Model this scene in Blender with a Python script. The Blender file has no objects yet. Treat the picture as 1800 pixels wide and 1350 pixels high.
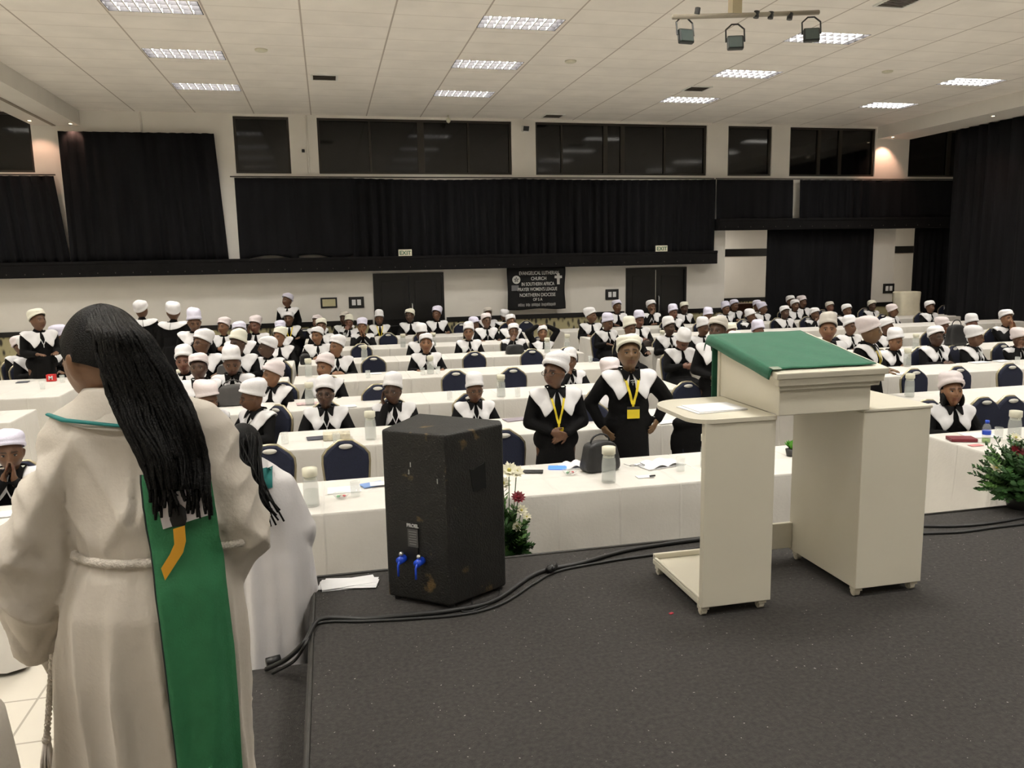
import bpy, bmesh, math, random
import numpy as np
from mathutils import Vector, Matrix, Euler
from mathutils.bvhtree import BVHTree
random.seed(7); rng = np.random.default_rng(7)
C = bpy.context.scene.collection
SC = bpy.context.scene
PI = math.pi

# ------------------------------------------------------------------ camera, world, exposure
F = 1400.0; EYE = 2.2
MROT = np.array([[0.9744030189711033, -0.22400570280268234, -0.018978981318184703],
                 [-0.05258416982335338, -0.14502477344638953, -0.9880297162387437],
                 [0.21857186851008156, 0.963737132312904, -0.15309173098933815]])
cam_d = bpy.data.cameras.new('camera'); cam = bpy.data.objects.new('camera', cam_d); C.objects.link(cam)
cam_d.sensor_width = 36; cam_d.lens = F/1800*36; cam_d.clip_start = .05; cam_d.clip_end = 200
r_, d_, f_ = MROT
cam.matrix_world = Matrix(((r_[0], -d_[0], -f_[0], 0), (r_[1], -d_[1], -f_[1], 0), (r_[2], -d_[2], -f_[2], EYE), (0, 0, 0, 1)))
SC.camera = cam
w = bpy.data.worlds.new('night'); SC.world = w; w.use_nodes = True
w.node_tree.nodes['Background'].inputs[0].default_value = (.01, .011, .014, 1)
w.node_tree.nodes['Background'].inputs[1].default_value = .3
SC.view_settings.view_transform = 'Standard'; SC.view_settings.look = 'None'
SC.view_settings.exposure = 0.62; SC.view_settings.gamma = 1; SC.view_settings.use_curve_mapping = False
LAMP_POWER = 72.0

def ray(x, y): return MROT.T @ np.array([(x-900)/F, (y-675)/F, 1.])
def onZ(x, y, z):
    d = ray(x, y); t = (z-EYE)/d[2]; return np.array([0, 0, EYE])+t*d
def onY(x, y, Y):
    d = ray(x, y); t = Y/d[1]; return np.array([0, 0, EYE])+t*d

# ------------------------------------------------------------------ materials
MATS = {}
def nodes_of(name):
    m = bpy.data.materials.new(name); m.use_nodes = True
    nt = m.node_tree; b = nt.nodes['Principled BSDF']; return m, nt, b
def mat(name, col, rough=.6, noise=.06, scale=8., bump=0., bscale=None, metal=0., spec=None, trans=0., ior=None, sheen=0., emis=None, es=0., objcol=False, rand=0., tint=None, stretch=None):
    if name in MATS: return MATS[name]
    m, nt, b = nodes_of(name); L = nt.links
    tc = nt.nodes.new('ShaderNodeTexCoord'); mp = nt.nodes.new('ShaderNodeMapping'); L.new(tc.outputs['Object'], mp.inputs[0])
    if stretch: mp.inputs['Scale'].default_value = stretch
    n = nt.nodes.new('ShaderNodeTexNoise'); n.inputs['Scale'].default_value = scale; n.inputs['Detail'].default_value = 4
    L.new(mp.outputs[0], n.inputs['Vector'])
    r = nt.nodes.new('ShaderNodeMapRange'); r.inputs['From Min'].default_value = .3; r.inputs['From Max'].default_value = .7
    r.inputs['To Min'].default_value = 1-noise; r.inputs['To Max'].default_value = 1+noise
    L.new(n.outputs[0], r.inputs[0])
    mx = nt.nodes.new('ShaderNodeVectorMath'); mx.operation = 'SCALE'
    if objcol:
        oi = nt.nodes.new('ShaderNodeObjectInfo'); at = nt.nodes.new('ShaderNodeAttribute'); at.attribute_name = 'tone'
        mm = nt.nodes.new('ShaderNodeVectorMath'); mm.operation = 'MULTIPLY'
        L.new(oi.outputs['Color'], mm.inputs[0])
        if objcol == 'tone': L.new(at.outputs['Color'], mm.inputs[1])
        else: mm.inputs[1].default_value = (1, 1, 1)
        L.new(mm.outputs[0], mx.inputs[0])
    else: mx.inputs[0].default_value = col[:3]
    L.new(r.outputs[0], mx.inputs['Scale']); L.new(mx.outputs[0], b.inputs['Base Color'])
    b.inputs['Roughness'].default_value = rough; b.inputs['Metallic'].default_value = metal
    if spec is not None: b.inputs['Specular IOR Level'].default_value = spec
    if trans: b.inputs['Transmission Weight'].default_value = trans
    if ior: b.inputs['IOR'].default_value = ior
    if sheen: b.inputs['Sheen Weight'].default_value = sheen
    if emis: b.inputs['Emission Color'].default_value = (*emis, 1); b.inputs['Emission Strength'].default_value = es
    if bump:
        bn = nt.nodes.new('ShaderNodeTexNoise'); bn.inputs['Scale'].default_value = bscale or scale*4; L.new(mp.outputs[0], bn.inputs['Vector'])
        bp = nt.nodes.new('ShaderNodeBump'); bp.inputs['Strength'].default_value = bump; bp.inputs['Distance'].default_value = .01
        L.new(bn.outputs[0], bp.inputs['Height']); L.new(bp.outputs[0], b.inputs['Normal'])
    MATS[name] = m; return m

def line_mask(nt, sock, period, off, width):
    L = nt.links
    a = nt.nodes.new('ShaderNodeMath'); a.operation = 'SUBTRACT'; L.new(sock, a.inputs[0]); a.inputs[1].default_value = off
    q = nt.nodes.new('ShaderNodeMath'); q.operation = 'PINGPONG'; L.new(a.outputs[0], q.inputs[0]); q.inputs[1].default_value = period/2
    c = nt.nodes.new('ShaderNodeMath'); c.operation = 'LESS_THAN'; L.new(q.outputs[0], c.inputs[0]); c.inputs[1].default_value = width/2
    return c.outputs[0]
def grid_mat(name, col, lcol, px, py, ox, oy, wx, wy, rough=.5, noise=.04, scale=3., bump=.0):
    m = mat(name, col, rough, noise, scale, bump); nt = m.node_tree; L = nt.links; b = nt.nodes['Principled BSDF']
    tc = nt.nodes.new('ShaderNodeTexCoord'); sp = nt.nodes.new('ShaderNodeSeparateXYZ'); L.new(tc.outputs['Object'], sp.inputs[0])
    src = b.inputs['Base Color'].links[0].from_socket
    for sock, p, o, wd, f in ((sp.outputs[0], px, ox, wx, 1.), (sp.outputs[1], py, oy, wy, .35 if name == 'ceiling_board' else 1.)):
        k = line_mask(nt, sock, p, o, wd)
        mf = nt.nodes.new('ShaderNodeMath'); mf.operation = 'MULTIPLY'; L.new(k, mf.inputs[0]); mf.inputs[1].default_value = f
        mx = nt.nodes.new('ShaderNodeMix'); mx.data_type = 'RGBA'; L.new(mf.outputs[0], mx.inputs[0]); L.new(src, mx.inputs[6]); mx.inputs[7].default_value = (*lcol, 1)
        src = mx.outputs[2]
    L.new(src, b.inputs['Base Color']); return m

M_white_wall = mat('white_wall_paint', (.80, .77, .71), .7, .03, 2, .05, 60)
M_ceiling = grid_mat('ceiling_board', (.93, .885, .82), (.52, .46, .40), 1.115, .56, -2.385, 14.9, .022, .02, .8, .05, 2)
M_tile = grid_mat('floor_tile_surface', (.58, .54, .46), (.34, .31, .26), .42, .42, .1, .1, .012, .012, .25, .06, 2)
M_black_cloth = mat('black_curtain_cloth', (.0085, .0085, .0100), .95, .25, 5, .2, 90, stretch=(1, 1, .15), spec=.15)
M_valance = mat('black_valance_cloth', (.007, .0065, .007), .9, .2, 10, .2, 90, spec=.2)
M_cloth = mat('white_table_linen', (.69, .665, .615), .75, .03, 6, .15, 50, sheen=.1)
def creases():
    nt = M_cloth.node_tree; L = nt.links; b = nt.nodes['Principled BSDF']; old = b.inputs['Normal'].links[0].from_socket
    tc = nt.nodes.new('ShaderNodeTexCoord'); sp = nt.nodes.new('ShaderNodeSeparateXYZ'); L.new(tc.outputs['Object'], sp.inputs[0]); acc = None
    for k, (per, off) in enumerate(((.41, .07), (.36, .0))):
        a = nt.nodes.new('ShaderNodeMath'); a.operation = 'SUBTRACT'; L.new(sp.outputs[k], a.inputs[0]); a.inputs[1].default_value = off
        q = nt.nodes.new('ShaderNodeMath'); q.operation = 'PINGPONG'; L.new(a.outputs[0], q.inputs[0]); q.inputs[1].default_value = per/2
        r = nt.nodes.new('ShaderNodeMapRange'); r.interpolation_type = 'SMOOTHSTEP'; r.inputs['From Max'].default_value = .014; r.inputs['To Min'].default_value = 1; r.inputs['To Max'].default_value = 0; L.new(q.outputs[0], r.inputs[0])
        if acc is None: acc = r.outputs[0]
        else: m2 = nt.nodes.new('ShaderNodeMath'); m2.operation = 'MAXIMUM'; L.new(acc, m2.inputs[0]); L.new(r.outputs[0], m2.inputs[1]); acc = m2.outputs[0]
    bp = nt.nodes.new('ShaderNodeBump'); bp.inputs['Strength'].default_value = .8; bp.inputs['Distance'].default_value = .004; L.new(acc, bp.inputs['Height']); L.new(old, bp.inputs['Normal']); L.new(bp.outputs[0], b.inputs['Normal'])
creases()
M_gold = mat('champagne_metal', (.42, .37, .25), .35, .05, 20, metal=.7)
M_navy = mat('navy_upholstery', (.008, .0115, .032), .85, .35, 160, .3, 200)
M_lect = mat('cream_lacquer', (.72, .68, .56), .28, .025, 2.5)
M_lectw = mat('cream_lacquer_worn', (.62, .58, .47), .35, .05, 5)
M_green = mat('green_felt', (.011, .115, .058), .85, .08, 30, .2, 200, sheen=.15)
M_green_shade = mat('green_felt_shaded', (.008, .085, .042), .8, .1, 30, .2, 200)  # darker copy of the felt: shade of the hanging side put into colour
M_glass = mat('clear_glass', (.80, .84, .80), .05, .01, 5)
M_glass.node_tree.nodes['Principled BSDF'].inputs['Alpha'].default_value = .20
M_lid = mat('cream_plastic', (.72, .70, .56), .5, .04, 10)
M_frame = mat('brown_window_frame', (.022, .017, .011), .5, .1, 10)
M_pane = mat('dark_window_pane', (.004, .004, .004), .07, .1, 2, spec=.42)
M_black = mat('black_plastic', (.012, .012, .012), .4, .1, 20)
M_doorm = mat('black_door_lacquer', (.006, .0055, .0055), .28, .1, 6)
M_silver = mat('brushed_steel', (.6, .6, .58), .3, .05, 20, metal=.9)
M_paper = mat('white_paper', (.82, .82, .83), .6, .03, 20)
M_dress = mat('black_uniform_cloth', (.0045, .0042, .0045), .9, .2, 25, .15, 120, spec=.18)
M_skin = mat('skin', (.2, .1, .05), .48, .06, 20, .05, 120, objcol='tone')
M_hat = mat('white_felt_hat', (.8, .8, .8), .85, .03, 30, .25, 120, objcol='plain')
M_collar = mat('white_collar_cotton', (.80, .79, .80), .7, .03, 20, .1, 80)
M_yellow = mat('yellow_ribbon', (.80, .62, .02), .5, .04, 20)
M_wribbon = mat('white_ribbon', (.8, .8, .8), .6, .03, 20)
M_eyew = mat('eye_white', (.34, .30, .26), .6, .02, 20)
M_iris = mat('dark_iris', (.01, .007, .005), .6, .05, 20)
M_hair = mat('black_braided_hair', (.0025, .0022, .002), .5, .3, 60, .4, 300, spec=.15)
M_alb = mat('cream_robe_cloth', (.57, .52, .45), .75, .03, 6, .15, 90, sheen=.1)
M_albw = mat('white_robe_cloth', (.70, .68, .68), .7, .03, 6, .15, 90)
M_stole = mat('green_stole_cloth', (.022, .16, .062), .75, .08, 30, .2, 200)
M_teal = mat('teal_stole_cloth', (.0, .16, .15), .7, .08, 30)
M_wood = mat('dark_brown_wood', (.05, .02, .01), .4, .2, 8, stretch=(1, 6, 1))

# ------------------------------------------------------------------ mesh builder
class MB:
    def __init__(s): s.v = []; s.f = []; s.m = []; s.mats = []
    def _mi(s, m):
        if m not in s.mats: s.mats.append(m)
        return s.mats.index(m)
    def add(s, vs, fs, m=None):
        o = len(s.v); s.v += [tuple(map(float, p)) for p in vs]; s.f += [tuple(i+o for i in f) for f in fs]
        s.m += [s._mi(m) if m else 0]*len(fs); return s
    def box(s, c, d, m=None, rz=0, rx=0, ry=0, bev=0):
        R = Euler((rx, ry, rz)).to_matrix(); h = Vector(d)/2
        if bev <= 0:
            vs = [R @ Vector((x*h[0], y*h[1], z*h[2]))+Vector(c) for x in (-1, 1) for y in (-1, 1) for z in (-1, 1)]
            fs = [(0, 1, 3, 2), (4, 6, 7, 5), (0, 4, 5, 1), (2, 3, 7, 6), (0, 2, 6, 4), (1, 5, 7, 3)]
            return s.add(vs, fs, m)
        b = bmesh.new(); bmesh.ops.create_cube(b, size=1)
        for v in b.verts: v.co = Vector((v.co.x*d[0], v.co.y*d[1], v.co.z*d[2]))
        bmesh.ops.bevel(b, geom=b.edges[:], offset=bev, segments=2, affect='EDGES', profile=.5)
        b.verts.index_update()
        s.add([R @ v.co+Vector(c) for v in b.verts], [[v.index for v in f.verts] for f in b.faces], m); b.free(); return s
    def b2(s, a, b, m=None, bev=0):
        a = np.array(a, float); b = np.array(b, float); return s.box((a+b)/2, abs(b-a), m, bev=bev)
    def tube(s, pts, r, n=8, m=None, cap=True, flat=None):
        pts = [Vector(p) for p in pts]; rs = r if hasattr(r, '__len__') else [r]*len(pts)
        vs = []; up = None
        for i, p in enumerate(pts):
            t = (pts[min(i+1, len(pts)-1)]-pts[max(i-1, 0)]);
            if t.length < 1e-9: t = Vector((0, 0, 1))
            t.normalize()
            if up is None: up = Vector((0, 0, 1)) if abs(t.z) < .9 else Vector((1, 0, 0))
            a = t.cross(up)
            if a.length < 1e-5: a = t.orthogonal()
            a.normalize(); b = a.cross(t).normalized(); up = b
            for k in range(n):
                q = 2*PI*k/n; fl = flat or 1
                vs.append(p+a*math.cos(q)*rs[i]+b*math.sin(q)*rs[i]*fl)
        fs = [(i*n+k, i*n+(k+1) % n, (i+1)*n+(k+1) % n, (i+1)*n+k) for i in range(len(pts)-1) for k in range(n)]
        if cap: fs += [tuple(range(n))[::-1], tuple((len(pts)-1)*n+k for k in range(n))]
        return s.add(vs, fs, m)
    def lathe(s, prof, c=(0, 0, 0), n=20, m=None, sx=1, sy=1):
        vs = [(c[0]+r*math.cos(2*PI*k/n)*sx, c[1]+r*math.sin(2*PI*k/n)*sy, c[2]+z) for r, z in prof for k in range(n)]
        fs = [(i*n+k, i*n+(k+1) % n, (i+1)*n+(k+1) % n, (i+1)*n+k) for i in range(len(prof)-1) for k in range(n)]
        fs += [tuple(range(n))[::-1], tuple((len(prof)-1)*n+k for k in range(n))]
        return s.add(vs, fs, m)
    def ell(s, c, r, R=None, n=16, k=10, m=None):
        R = R or Matrix.Identity(3); vs = []
        for i in range(1, k):
            t = PI*i/k
            for j in range(n):
                q = 2*PI*j/n
                vs.append(R @ Vector((r[0]*math.sin(t)*math.cos(q), r[1]*math.sin(t)*math.sin(q), r[2]*math.cos(t)))+Vector(c))
        a = len(vs); vs += [R @ Vector((0, 0, r[2]))+Vector(c), R @ Vector((0, 0, -r[2]))+Vector(c)]
        fs = [(i*n+j, (i+1)*n+j, (i+1)*n+(j+1) % n, i*n+(j+1) % n) for i in range(k-2) for j in range(n)]
        fs += [(a, j, (j+1) % n) for j in range(n)]+[(a+1, (k-2)*n+(j+1) % n, (k-2)*n+j) for j in range(n)]
        return s.add(vs, fs, m)
    def cap(s, p0, r0, p1, r1, n=14, m=None):
        p0 = Vector(p0); p1 = Vector(p1); d = p1-p0; L = d.length; d.normalize(); pts = []; rs = []
        for i in range(5): a = PI/2*(1-i/4.); pts.append(p0-d*r0*math.sin(a)); rs.append(max(r0*math.cos(a), 1e-4))
        for i in range(5): a = PI/2*i/4.; pts.append(p1+d*r1*math.sin(a)); rs.append(max(r1*math.cos(a), 1e-4))
        return s.tube(pts, rs, n, m)
    def mesh(s, name, default=None, smooth=False):
        me = bpy.data.meshes.new(name); me.from_pydata(s.v, [], s.f)
        for m in (s.mats or [default]):
            if m: me.materials.append(m)
        if len(s.mats) > 1: me.polygons.foreach_set('material_index', s.m)
        if smooth: me.polygons.foreach_set('use_smooth', [True]*len(me.polygons))
        me.update(); return me
    def obj(s, name, m=None, parent=None, smooth=False, loc=None):
        o = bpy.data.objects.new(name, s.mesh(name, m, smooth)); C.objects.link(o)
        if parent: o.parent = parent
        if loc is not None: o.location = loc
        return o

def tag(o, label=None, cat=None, group=None, kind=None):
    if label: o['label'] = label
    if cat: o['category'] = cat
    if group: o['group'] = group
    if kind: o['kind'] = kind
    return o
def empty(name, loc, rz=0):
    o = bpy.data.objects.new(name, None); C.objects.link(o); o.location = loc; o.rotation_euler = (0, 0, rz); o.empty_display_size = .1; return o
def new(name, me, parent=None, loc=None, rot=None):
    o = bpy.data.objects.new(name, me); C.objects.link(o)
    if parent: o.parent = parent
    if loc is not None: o.location = loc
    if rot is not None: o.rotation_euler = rot
    return o
KIDS = {}
def copy_tree(o, parent=None):
    c = o.copy(); C.objects.link(c); c.parent = parent
    for ch in list(o.children): copy_tree(ch, c)
    return c
def struct(o): o['kind'] = 'structure'; return o
def evald(o):
    dg = bpy.context.evaluated_depsgraph_get(); dg.update(); return bpy.data.meshes.new_from_object(o.evaluated_get(dg))
def remesh(mb, vox, ratio=1., smooth=4):
    o = mb.obj('tmp'); m = o.modifiers.new('r', 'REMESH'); m.mode = 'VOXEL'; m.voxel_size = vox
    if smooth: q = o.modifiers.new('s', 'SMOOTH'); q.iterations = smooth; q.factor = .5
    if ratio < 1: q = o.modifiers.new('d', 'DECIMATE'); q.ratio = ratio
    me = evald(o); old = o.data; bpy.data.objects.remove(o); bpy.data.meshes.remove(old)
    me.materials.clear(); me.polygons.foreach_set('use_smooth', [True]*len(me.polygons)); return me
def getv(me):
    a = np.empty(len(me.vertices)*3); me.vertices.foreach_get('co', a); return a.reshape(-1, 3)
def setv(me, v): me.vertices.foreach_set('co', v.ravel()); me.update()
def sstep(a, b, x): t = np.clip((x-a)/(b-a), 0, 1); return t*t*(3-2*t)
def text_mesh(txt, size, m, depth=.004, bold=0., align='CENTER'):
    cu = bpy.data.curves.new('t', 'FONT'); cu.body = txt; cu.size = size; cu.extrude = depth/2; cu.align_x = align; cu.align_y = 'CENTER'; cu.offset = bold
    o = bpy.data.objects.new('t', cu); C.objects.link(o); me = evald(o); bpy.data.objects.remove(o); me.materials.clear(); me.materials.append(m); return me

# ------------------------------------------------------------------ room
CZ = 5.22; WY = 17.4; XL, XR, YB = -9., 19., -3.
struct(MB().b2((XL, YB, -.1), (XR, WY+4, 0)).obj('floor', M_tile))
LX = [(-6.15, 'far left'), (-1.83, 'left'), (2.60, 'middle'), (7.05, 'right'), (11.5, 'far right')]
LY = [14.98, 12.78, 10.56, 8.3, 6.1, 3.9, 1.7, -.5]
holes = [(X-.535, X+.535, Y-.26, Y+.26) for X, _ in LX for Y in LY]; cb = MB()
cxs = sorted({XL, XR}|{h[0] for h in holes}|{h[1] for h in holes}); cys = sorted({YB, WY+.3}|{h[2] for h in holes}|{h[3] for h in holes})
for i in range(len(cxs)-1):
    for j in range(len(cys)-1):
        cx, cy = (cxs[i]+cxs[i+1])/2, (cys[j]+cys[j+1])/2
        if not any(h[0] < cx < h[1] and h[2] < cy < h[3] for h in holes): cb.b2((cxs[i], cys[j], CZ), (cxs[i+1], cys[j+1], CZ+.14))
struct(cb.obj('ceiling', M_ceiling)); struct(MB().b2((XL, YB, CZ+.14), (XR, WY+.3, CZ+.2)).obj('ceiling_deck', M_ceiling))
struct(MB().b2((XL-.2, YB, 0), (XL, WY, CZ)).obj('wall_left', M_white_wall))
struct(MB().b2((XR, YB, 0), (XR+.2, WY, CZ)).obj('wall_right', M_white_wall))
struct(MB().b2((XL, YB-.2, 0), (XR, YB, CZ)).obj('wall_front', M_white_wall))
WINS = [(-8.6, -5.37), (-1.69, -.61), (-.05, 4.04), (4.58, 8.64), (9.17, 10.29), (10.76, 13.06), (14.0, 17.6)]
OPEN = [(a, b, 4.05, 5.17) for a, b in WINS]+[(.94, 2.46, 0, 1.98), (6.67, 8.17, 0, 1.98), (9.15, 13.11, 0, 2.82), (13.75, 15.4, 0, 2.82)]
xs = sorted({XL, XR}|{o[0] for o in OPEN}|{o[1] for o in OPEN}); zs = [0, 1.98, 2.82, 4.05, 5.17, CZ]
mb = MB()
for i in range(len(xs)-1):
    for j in range(len(zs)-1):
        cx = (xs[i]+xs[i+1])/2; cz = (zs[j]+zs[j+1])/2
        if not any(a < cx < b and c < cz < d for a, b, c, d in OPEN): mb.b2((xs[i], WY, zs[j]), (xs[i+1], WY+.25, zs[j+1]))
struct(mb.obj('wall_back', M_white_wall))
# windows
MULL = {1: [], 2: [(.26, .02), (.52, .07), (.77, .02)], 3: [(.15, .02), (.4, .05), (.5, .05), (.75, .02)], 4: [], 5: [(.35, .04), (.6, .04)], 0: [(.5, .03)], 6: [(.33, .05), (.6, .03)]}
for i, (a, b) in enumerate(WINS):
    wroot = struct(empty('window_%d' % (i+1), ((a+b)/2, WY+.1, 4.05)))
    hx = (b-a)/2; f = MB(); t = .045
    f.b2((-hx, -.06, 0), (hx, .04, t)); f.b2((-hx, -.06, 1.12-t), (hx, .04, 1.12)); f.b2((-hx, -.06, t), (-hx+t, .04, 1.12-t)); f.b2((hx-t, -.06, t), (hx, .04, 1.12-t))
    for u, wd in MULL[i]:
        x = -hx+u*2*hx; f.b2((x-wd, -.05, t), (x+wd, .03, 1.12-t))
    f.obj('window_frame', M_frame, wroot)
    MB().b2((-hx+t, -.01, t), (hx-t, .01, 1.12-t)).obj('pane', M_pane, wroot)
# beams
for nm, x0, x1 in (('trim_1', -5.35, -4.5), ('trim_2', 13.1, 14.0)):
    b = MB(); b.b2((x0, YB, 4.93), (x1, WY, CZ)); xm = x0+.42 if nm == 'trim_1' else x0+.5
    b.obj(nm, M_white_wall)['kind'] = 'structure'
g = MB().b2((-4.99, YB, 4.915), (-4.93, WY, 4.93)).obj('trim_3', mat('grey_groove', (.32, .27, .22), .7)); struct(g)
# dado on the back wall, wallpaper below a black rail
M_paperw = mat('patterned_wallpaper', (.22, .20, .11), .7)
def wallpaper():
    nt = M_paperw.node_tree; L = nt.links; b = nt.nodes['Principled BSDF']
    tc = nt.nodes.new('ShaderNodeTexCoord'); v = nt.nodes.new('ShaderNodeTexVoronoi'); v.inputs['Scale'].default_value = 9
    mp = nt.nodes.new('ShaderNodeMapping'); mp.inputs['Scale'].default_value = (1.4, 1, .6); L.new(tc.outputs['Object'], mp.inputs[0]); L.new(mp.outputs[0], v.inputs[0])
    cr = nt.nodes.new('ShaderNodeValToRGB'); e = cr.color_ramp.elements; e[0].position = .25; e[0].color = (.03, .028, .02, 1); e[1].position = .5; e[1].color = (.42, .38, .22, 1)
    L.new(v.outputs['Distance'], cr.inputs[0]); L.new(cr.outputs[0], b.inputs['Base Color'])
wallpaper()
for i, (a, b) in enumerate([(XL, .9), (2.5, 6.63), (8.21, 9.15), (13.11, 13.75)]):
    struct(MB().b2((a, WY-.012, .05), (b, WY, .9)).obj('trim_%d' % (i+4), M_paperw))
    struct(MB().b2((a, WY-.035, .9), (b, WY, 1.0)).obj('trim_%d' % (i+8), M_doorm))
    struct(MB().b2((a, WY-.02, 0), (b, WY, .05)).obj('baseboard_%d' % (i+1), M_doorm))
# double doors
for i, (a, b) in enumerate([(.94, 2.46), (6.67, 8.17)]):
    d = struct(empty('door_%d' % (i+1), ((a+b)/2, WY+.05, 0))); hx = (b-a)/2
    fr = MB(); fr.b2((-hx, -.08, 0), (-hx+.05, .05, 1.98)); fr.b2((hx-.05, -.08, 0), (hx, .05, 1.98)); fr.b2((-hx+.05, -.08, 1.92), (hx-.05, .05, 1.98)); fr.obj('door_frame', M_doorm, d)
    for s in (-1, 1):
        lf = MB(); x0, x1 = (.008+.0*s, hx-.05) ; x0 = .003 if i == 0 else .013
        A, B = sorted((s*x0, s*x1)); lf.b2((A, -.04, 0), (B, 0, 1.92))
        for z0, z1 in ((.15, .85), (.98, 1.8)): lf.b2((A+.12, -.052, z0), (B-.12, -.04, z1), bev=.004)
        L_ = lf.obj('door_leaf', M_doorm, d)
        if s > 0:
            h = MB(); h.tube([(.06, -.05, .95), (.06, -.09, .97), (.06, -.09, 1.3), (.06, -.05, 1.32)], .012, 8); h.obj('door_handle', M_silver, L_, True)
# lit slot between the leaves of the right door (corridor light behind)
# corridor behind the right openings
M_corr = mat('corridor_wall_paint', (.62, .58, .52), .7, .03, 2)
struct(MB().b2((5.2, WY+3.0, 0), (19, WY+3.2, 3.1)).obj('wall_corridor', M_corr))
struct(MB().b2((5.0, WY+.25, 0), (5.2, WY+3.2, 3.1)).obj('wall_corridor_left', M_corr))
struct(MB().b2((19, WY+.25, 0), (19.2, WY+3.2, 3.1)).obj('wall_corridor_right', M_corr))
struct(MB().b2((5.0, WY+.25, 3.1), (19.2, WY+3.2, 3.2)).obj('ceiling_corridor', M_corr))
struct(MB().b2((8.4, WY+2.97, 2.2), (19, WY+3.0, 2.4)).obj('trim_12', M_doorm))
struct(MB().b2((8.4, WY+2.97, .95), (19, WY+3.0, 1.05)).obj('trim_13', M_doorm))
struct(MB().b2((8.4, WY+2.985, 0), (19, WY+3.0, .95)).obj('trim_14', M_paperw))
# stage and step
M_carpet = mat('dark_stage_carpet', (.036, .0328, .030), .95, .35, 55, .6, 200)
def flecks():
    nt = M_carpet.node_tree; L = nt.links; b = nt.nodes['Principled BSDF']; src = b.inputs['Base Color'].links[0].from_socket
    tc = nt.nodes.new('ShaderNodeTexCoord'); n = nt.nodes.new('ShaderNodeTexNoise'); n.inputs['Scale'].default_value = 75; n.inputs['Detail'].default_value = 1; L.new(tc.outputs['Object'], n.inputs[0])
    cr = nt.nodes.new('ShaderNodeMapRange'); cr.inputs['From Min'].default_value = .745; cr.inputs['From Max'].default_value = .78; L.new(n.outputs[0], cr.inputs[0])
    mx = nt.nodes.new('ShaderNodeMix'); mx.data_type = 'RGBA'; L.new(cr.outputs[0], mx.inputs[0]); L.new(src, mx.inputs[6]); mx.inputs[7].default_value = (.35, .32, .3, 1)
    L.new(mx.outputs[2], b.inputs['Base Color'])
flecks()
SX = -.15; SY = 4.05
st = struct(MB().b2((SX, YB, 0), (12, SY, .6)).obj('floor_stage', M_carpet))
e = MB(); e.tube([(SX, YB, .598), (SX, SY-.02, .598), (SX+.02, SY, .598), (12, SY, .598)], .012, 8); struct(e.obj('trim_15', mat('worn_stage_edging', (.02, .018, .015), .5, .5, 12), smooth=True))
sp = MB().b2((-.8, .9, 0), (SX-.02, 3.54, .4), bev=.01).obj('stage_step', M_carpet)
tag(sp, 'low black carpeted step against the left side of the stage', 'step')
# ------------------------------------------------------------------ ceiling lights
M_tube = mat('fluorescent_tube_glow', (1, 1, 1), .5, emis=(1, .95, .85), es=2.2)
M_louv = mat('white_metal_louver', (.8, .8, .76), .35, .02, 10)
M_div = mat('shaded_louver_divider', (.022, .021, .0225), .6, .02, 10, spec=.1)  # dimness of the cells between the bright blades, put into the colour
M_mir = mat('bright_reflector', (.42, .41, .42), .4, .02, 10)
def make_light():
    r = empty('ceiling_light', (0, 0, 0)); W, D, H = 1.066, .516, .10
    f = MB(); t = .008
    f.b2((-W/2, -D/2, 0), (W/2, -D/2+t, H)); f.b2((-W/2, D/2-t, 0), (W/2, D/2, H)); f.b2((-W/2, -D/2+t, 0), (-W/2+t, D/2-t, H)); f.b2((W/2-t, -D/2+t, 0), (W/2, D/2-t, H))
    f.b2((-W/2+t, -D/2+t, H-.006), (W/2-t, D/2-t, H)); f.obj('housing', M_div, r)
    l = MB()
    for k in range(1, 9): x = -W/2+W*k/9; l.b2((x-.008, -D/2+t, .001), (x+.008, D/2-t, .070), M_louv)
    for y in (-D/6, D/6): l.b2((-W/2+t, y-.004, .002), (W/2-t, y+.004, .070), M_div)
    l.obj('louver', M_louv, r)
    for y in (-D/3, 0, D/3):
        q = MB(); q.tube([(-W/2+.03, y, .082), (W/2-.03, y, .082)], .008, 8); q.obj('fluorescent_tube', M_tube, r)
    ld = bpy.data.lights.new('lamp', 'AREA'); ld.shape = 'RECTANGLE'; ld.size = 1.03; ld.size_y = .46; ld.energy = LAMP_POWER; ld.color = (1, .96, .895)
    lo = bpy.data.objects.new('lamp', ld); C.objects.link(lo); lo.parent = r; lo.location = (0, 0, .073)
    return r
ORD = ['nearest the back wall', 'second from the back wall', 'third from the back wall', 'fourth from the back wall', 'fifth from the back wall', 'sixth from the back wall', 'seventh from the back wall', 'farthest from the back wall']
lt0 = None
for X, nm in LX:
    for j, Y in enumerate(LY):
        o = make_light() if lt0 is None else copy_tree(lt0)
        lt0 = lt0 or o; o.location = (X, Y, CZ)
        tag(o, 'white louvered fluorescent ceiling light in the %s column, %s' % (nm, ORD[j]), 'ceiling light', 'louvered lights in the ceiling')
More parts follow.
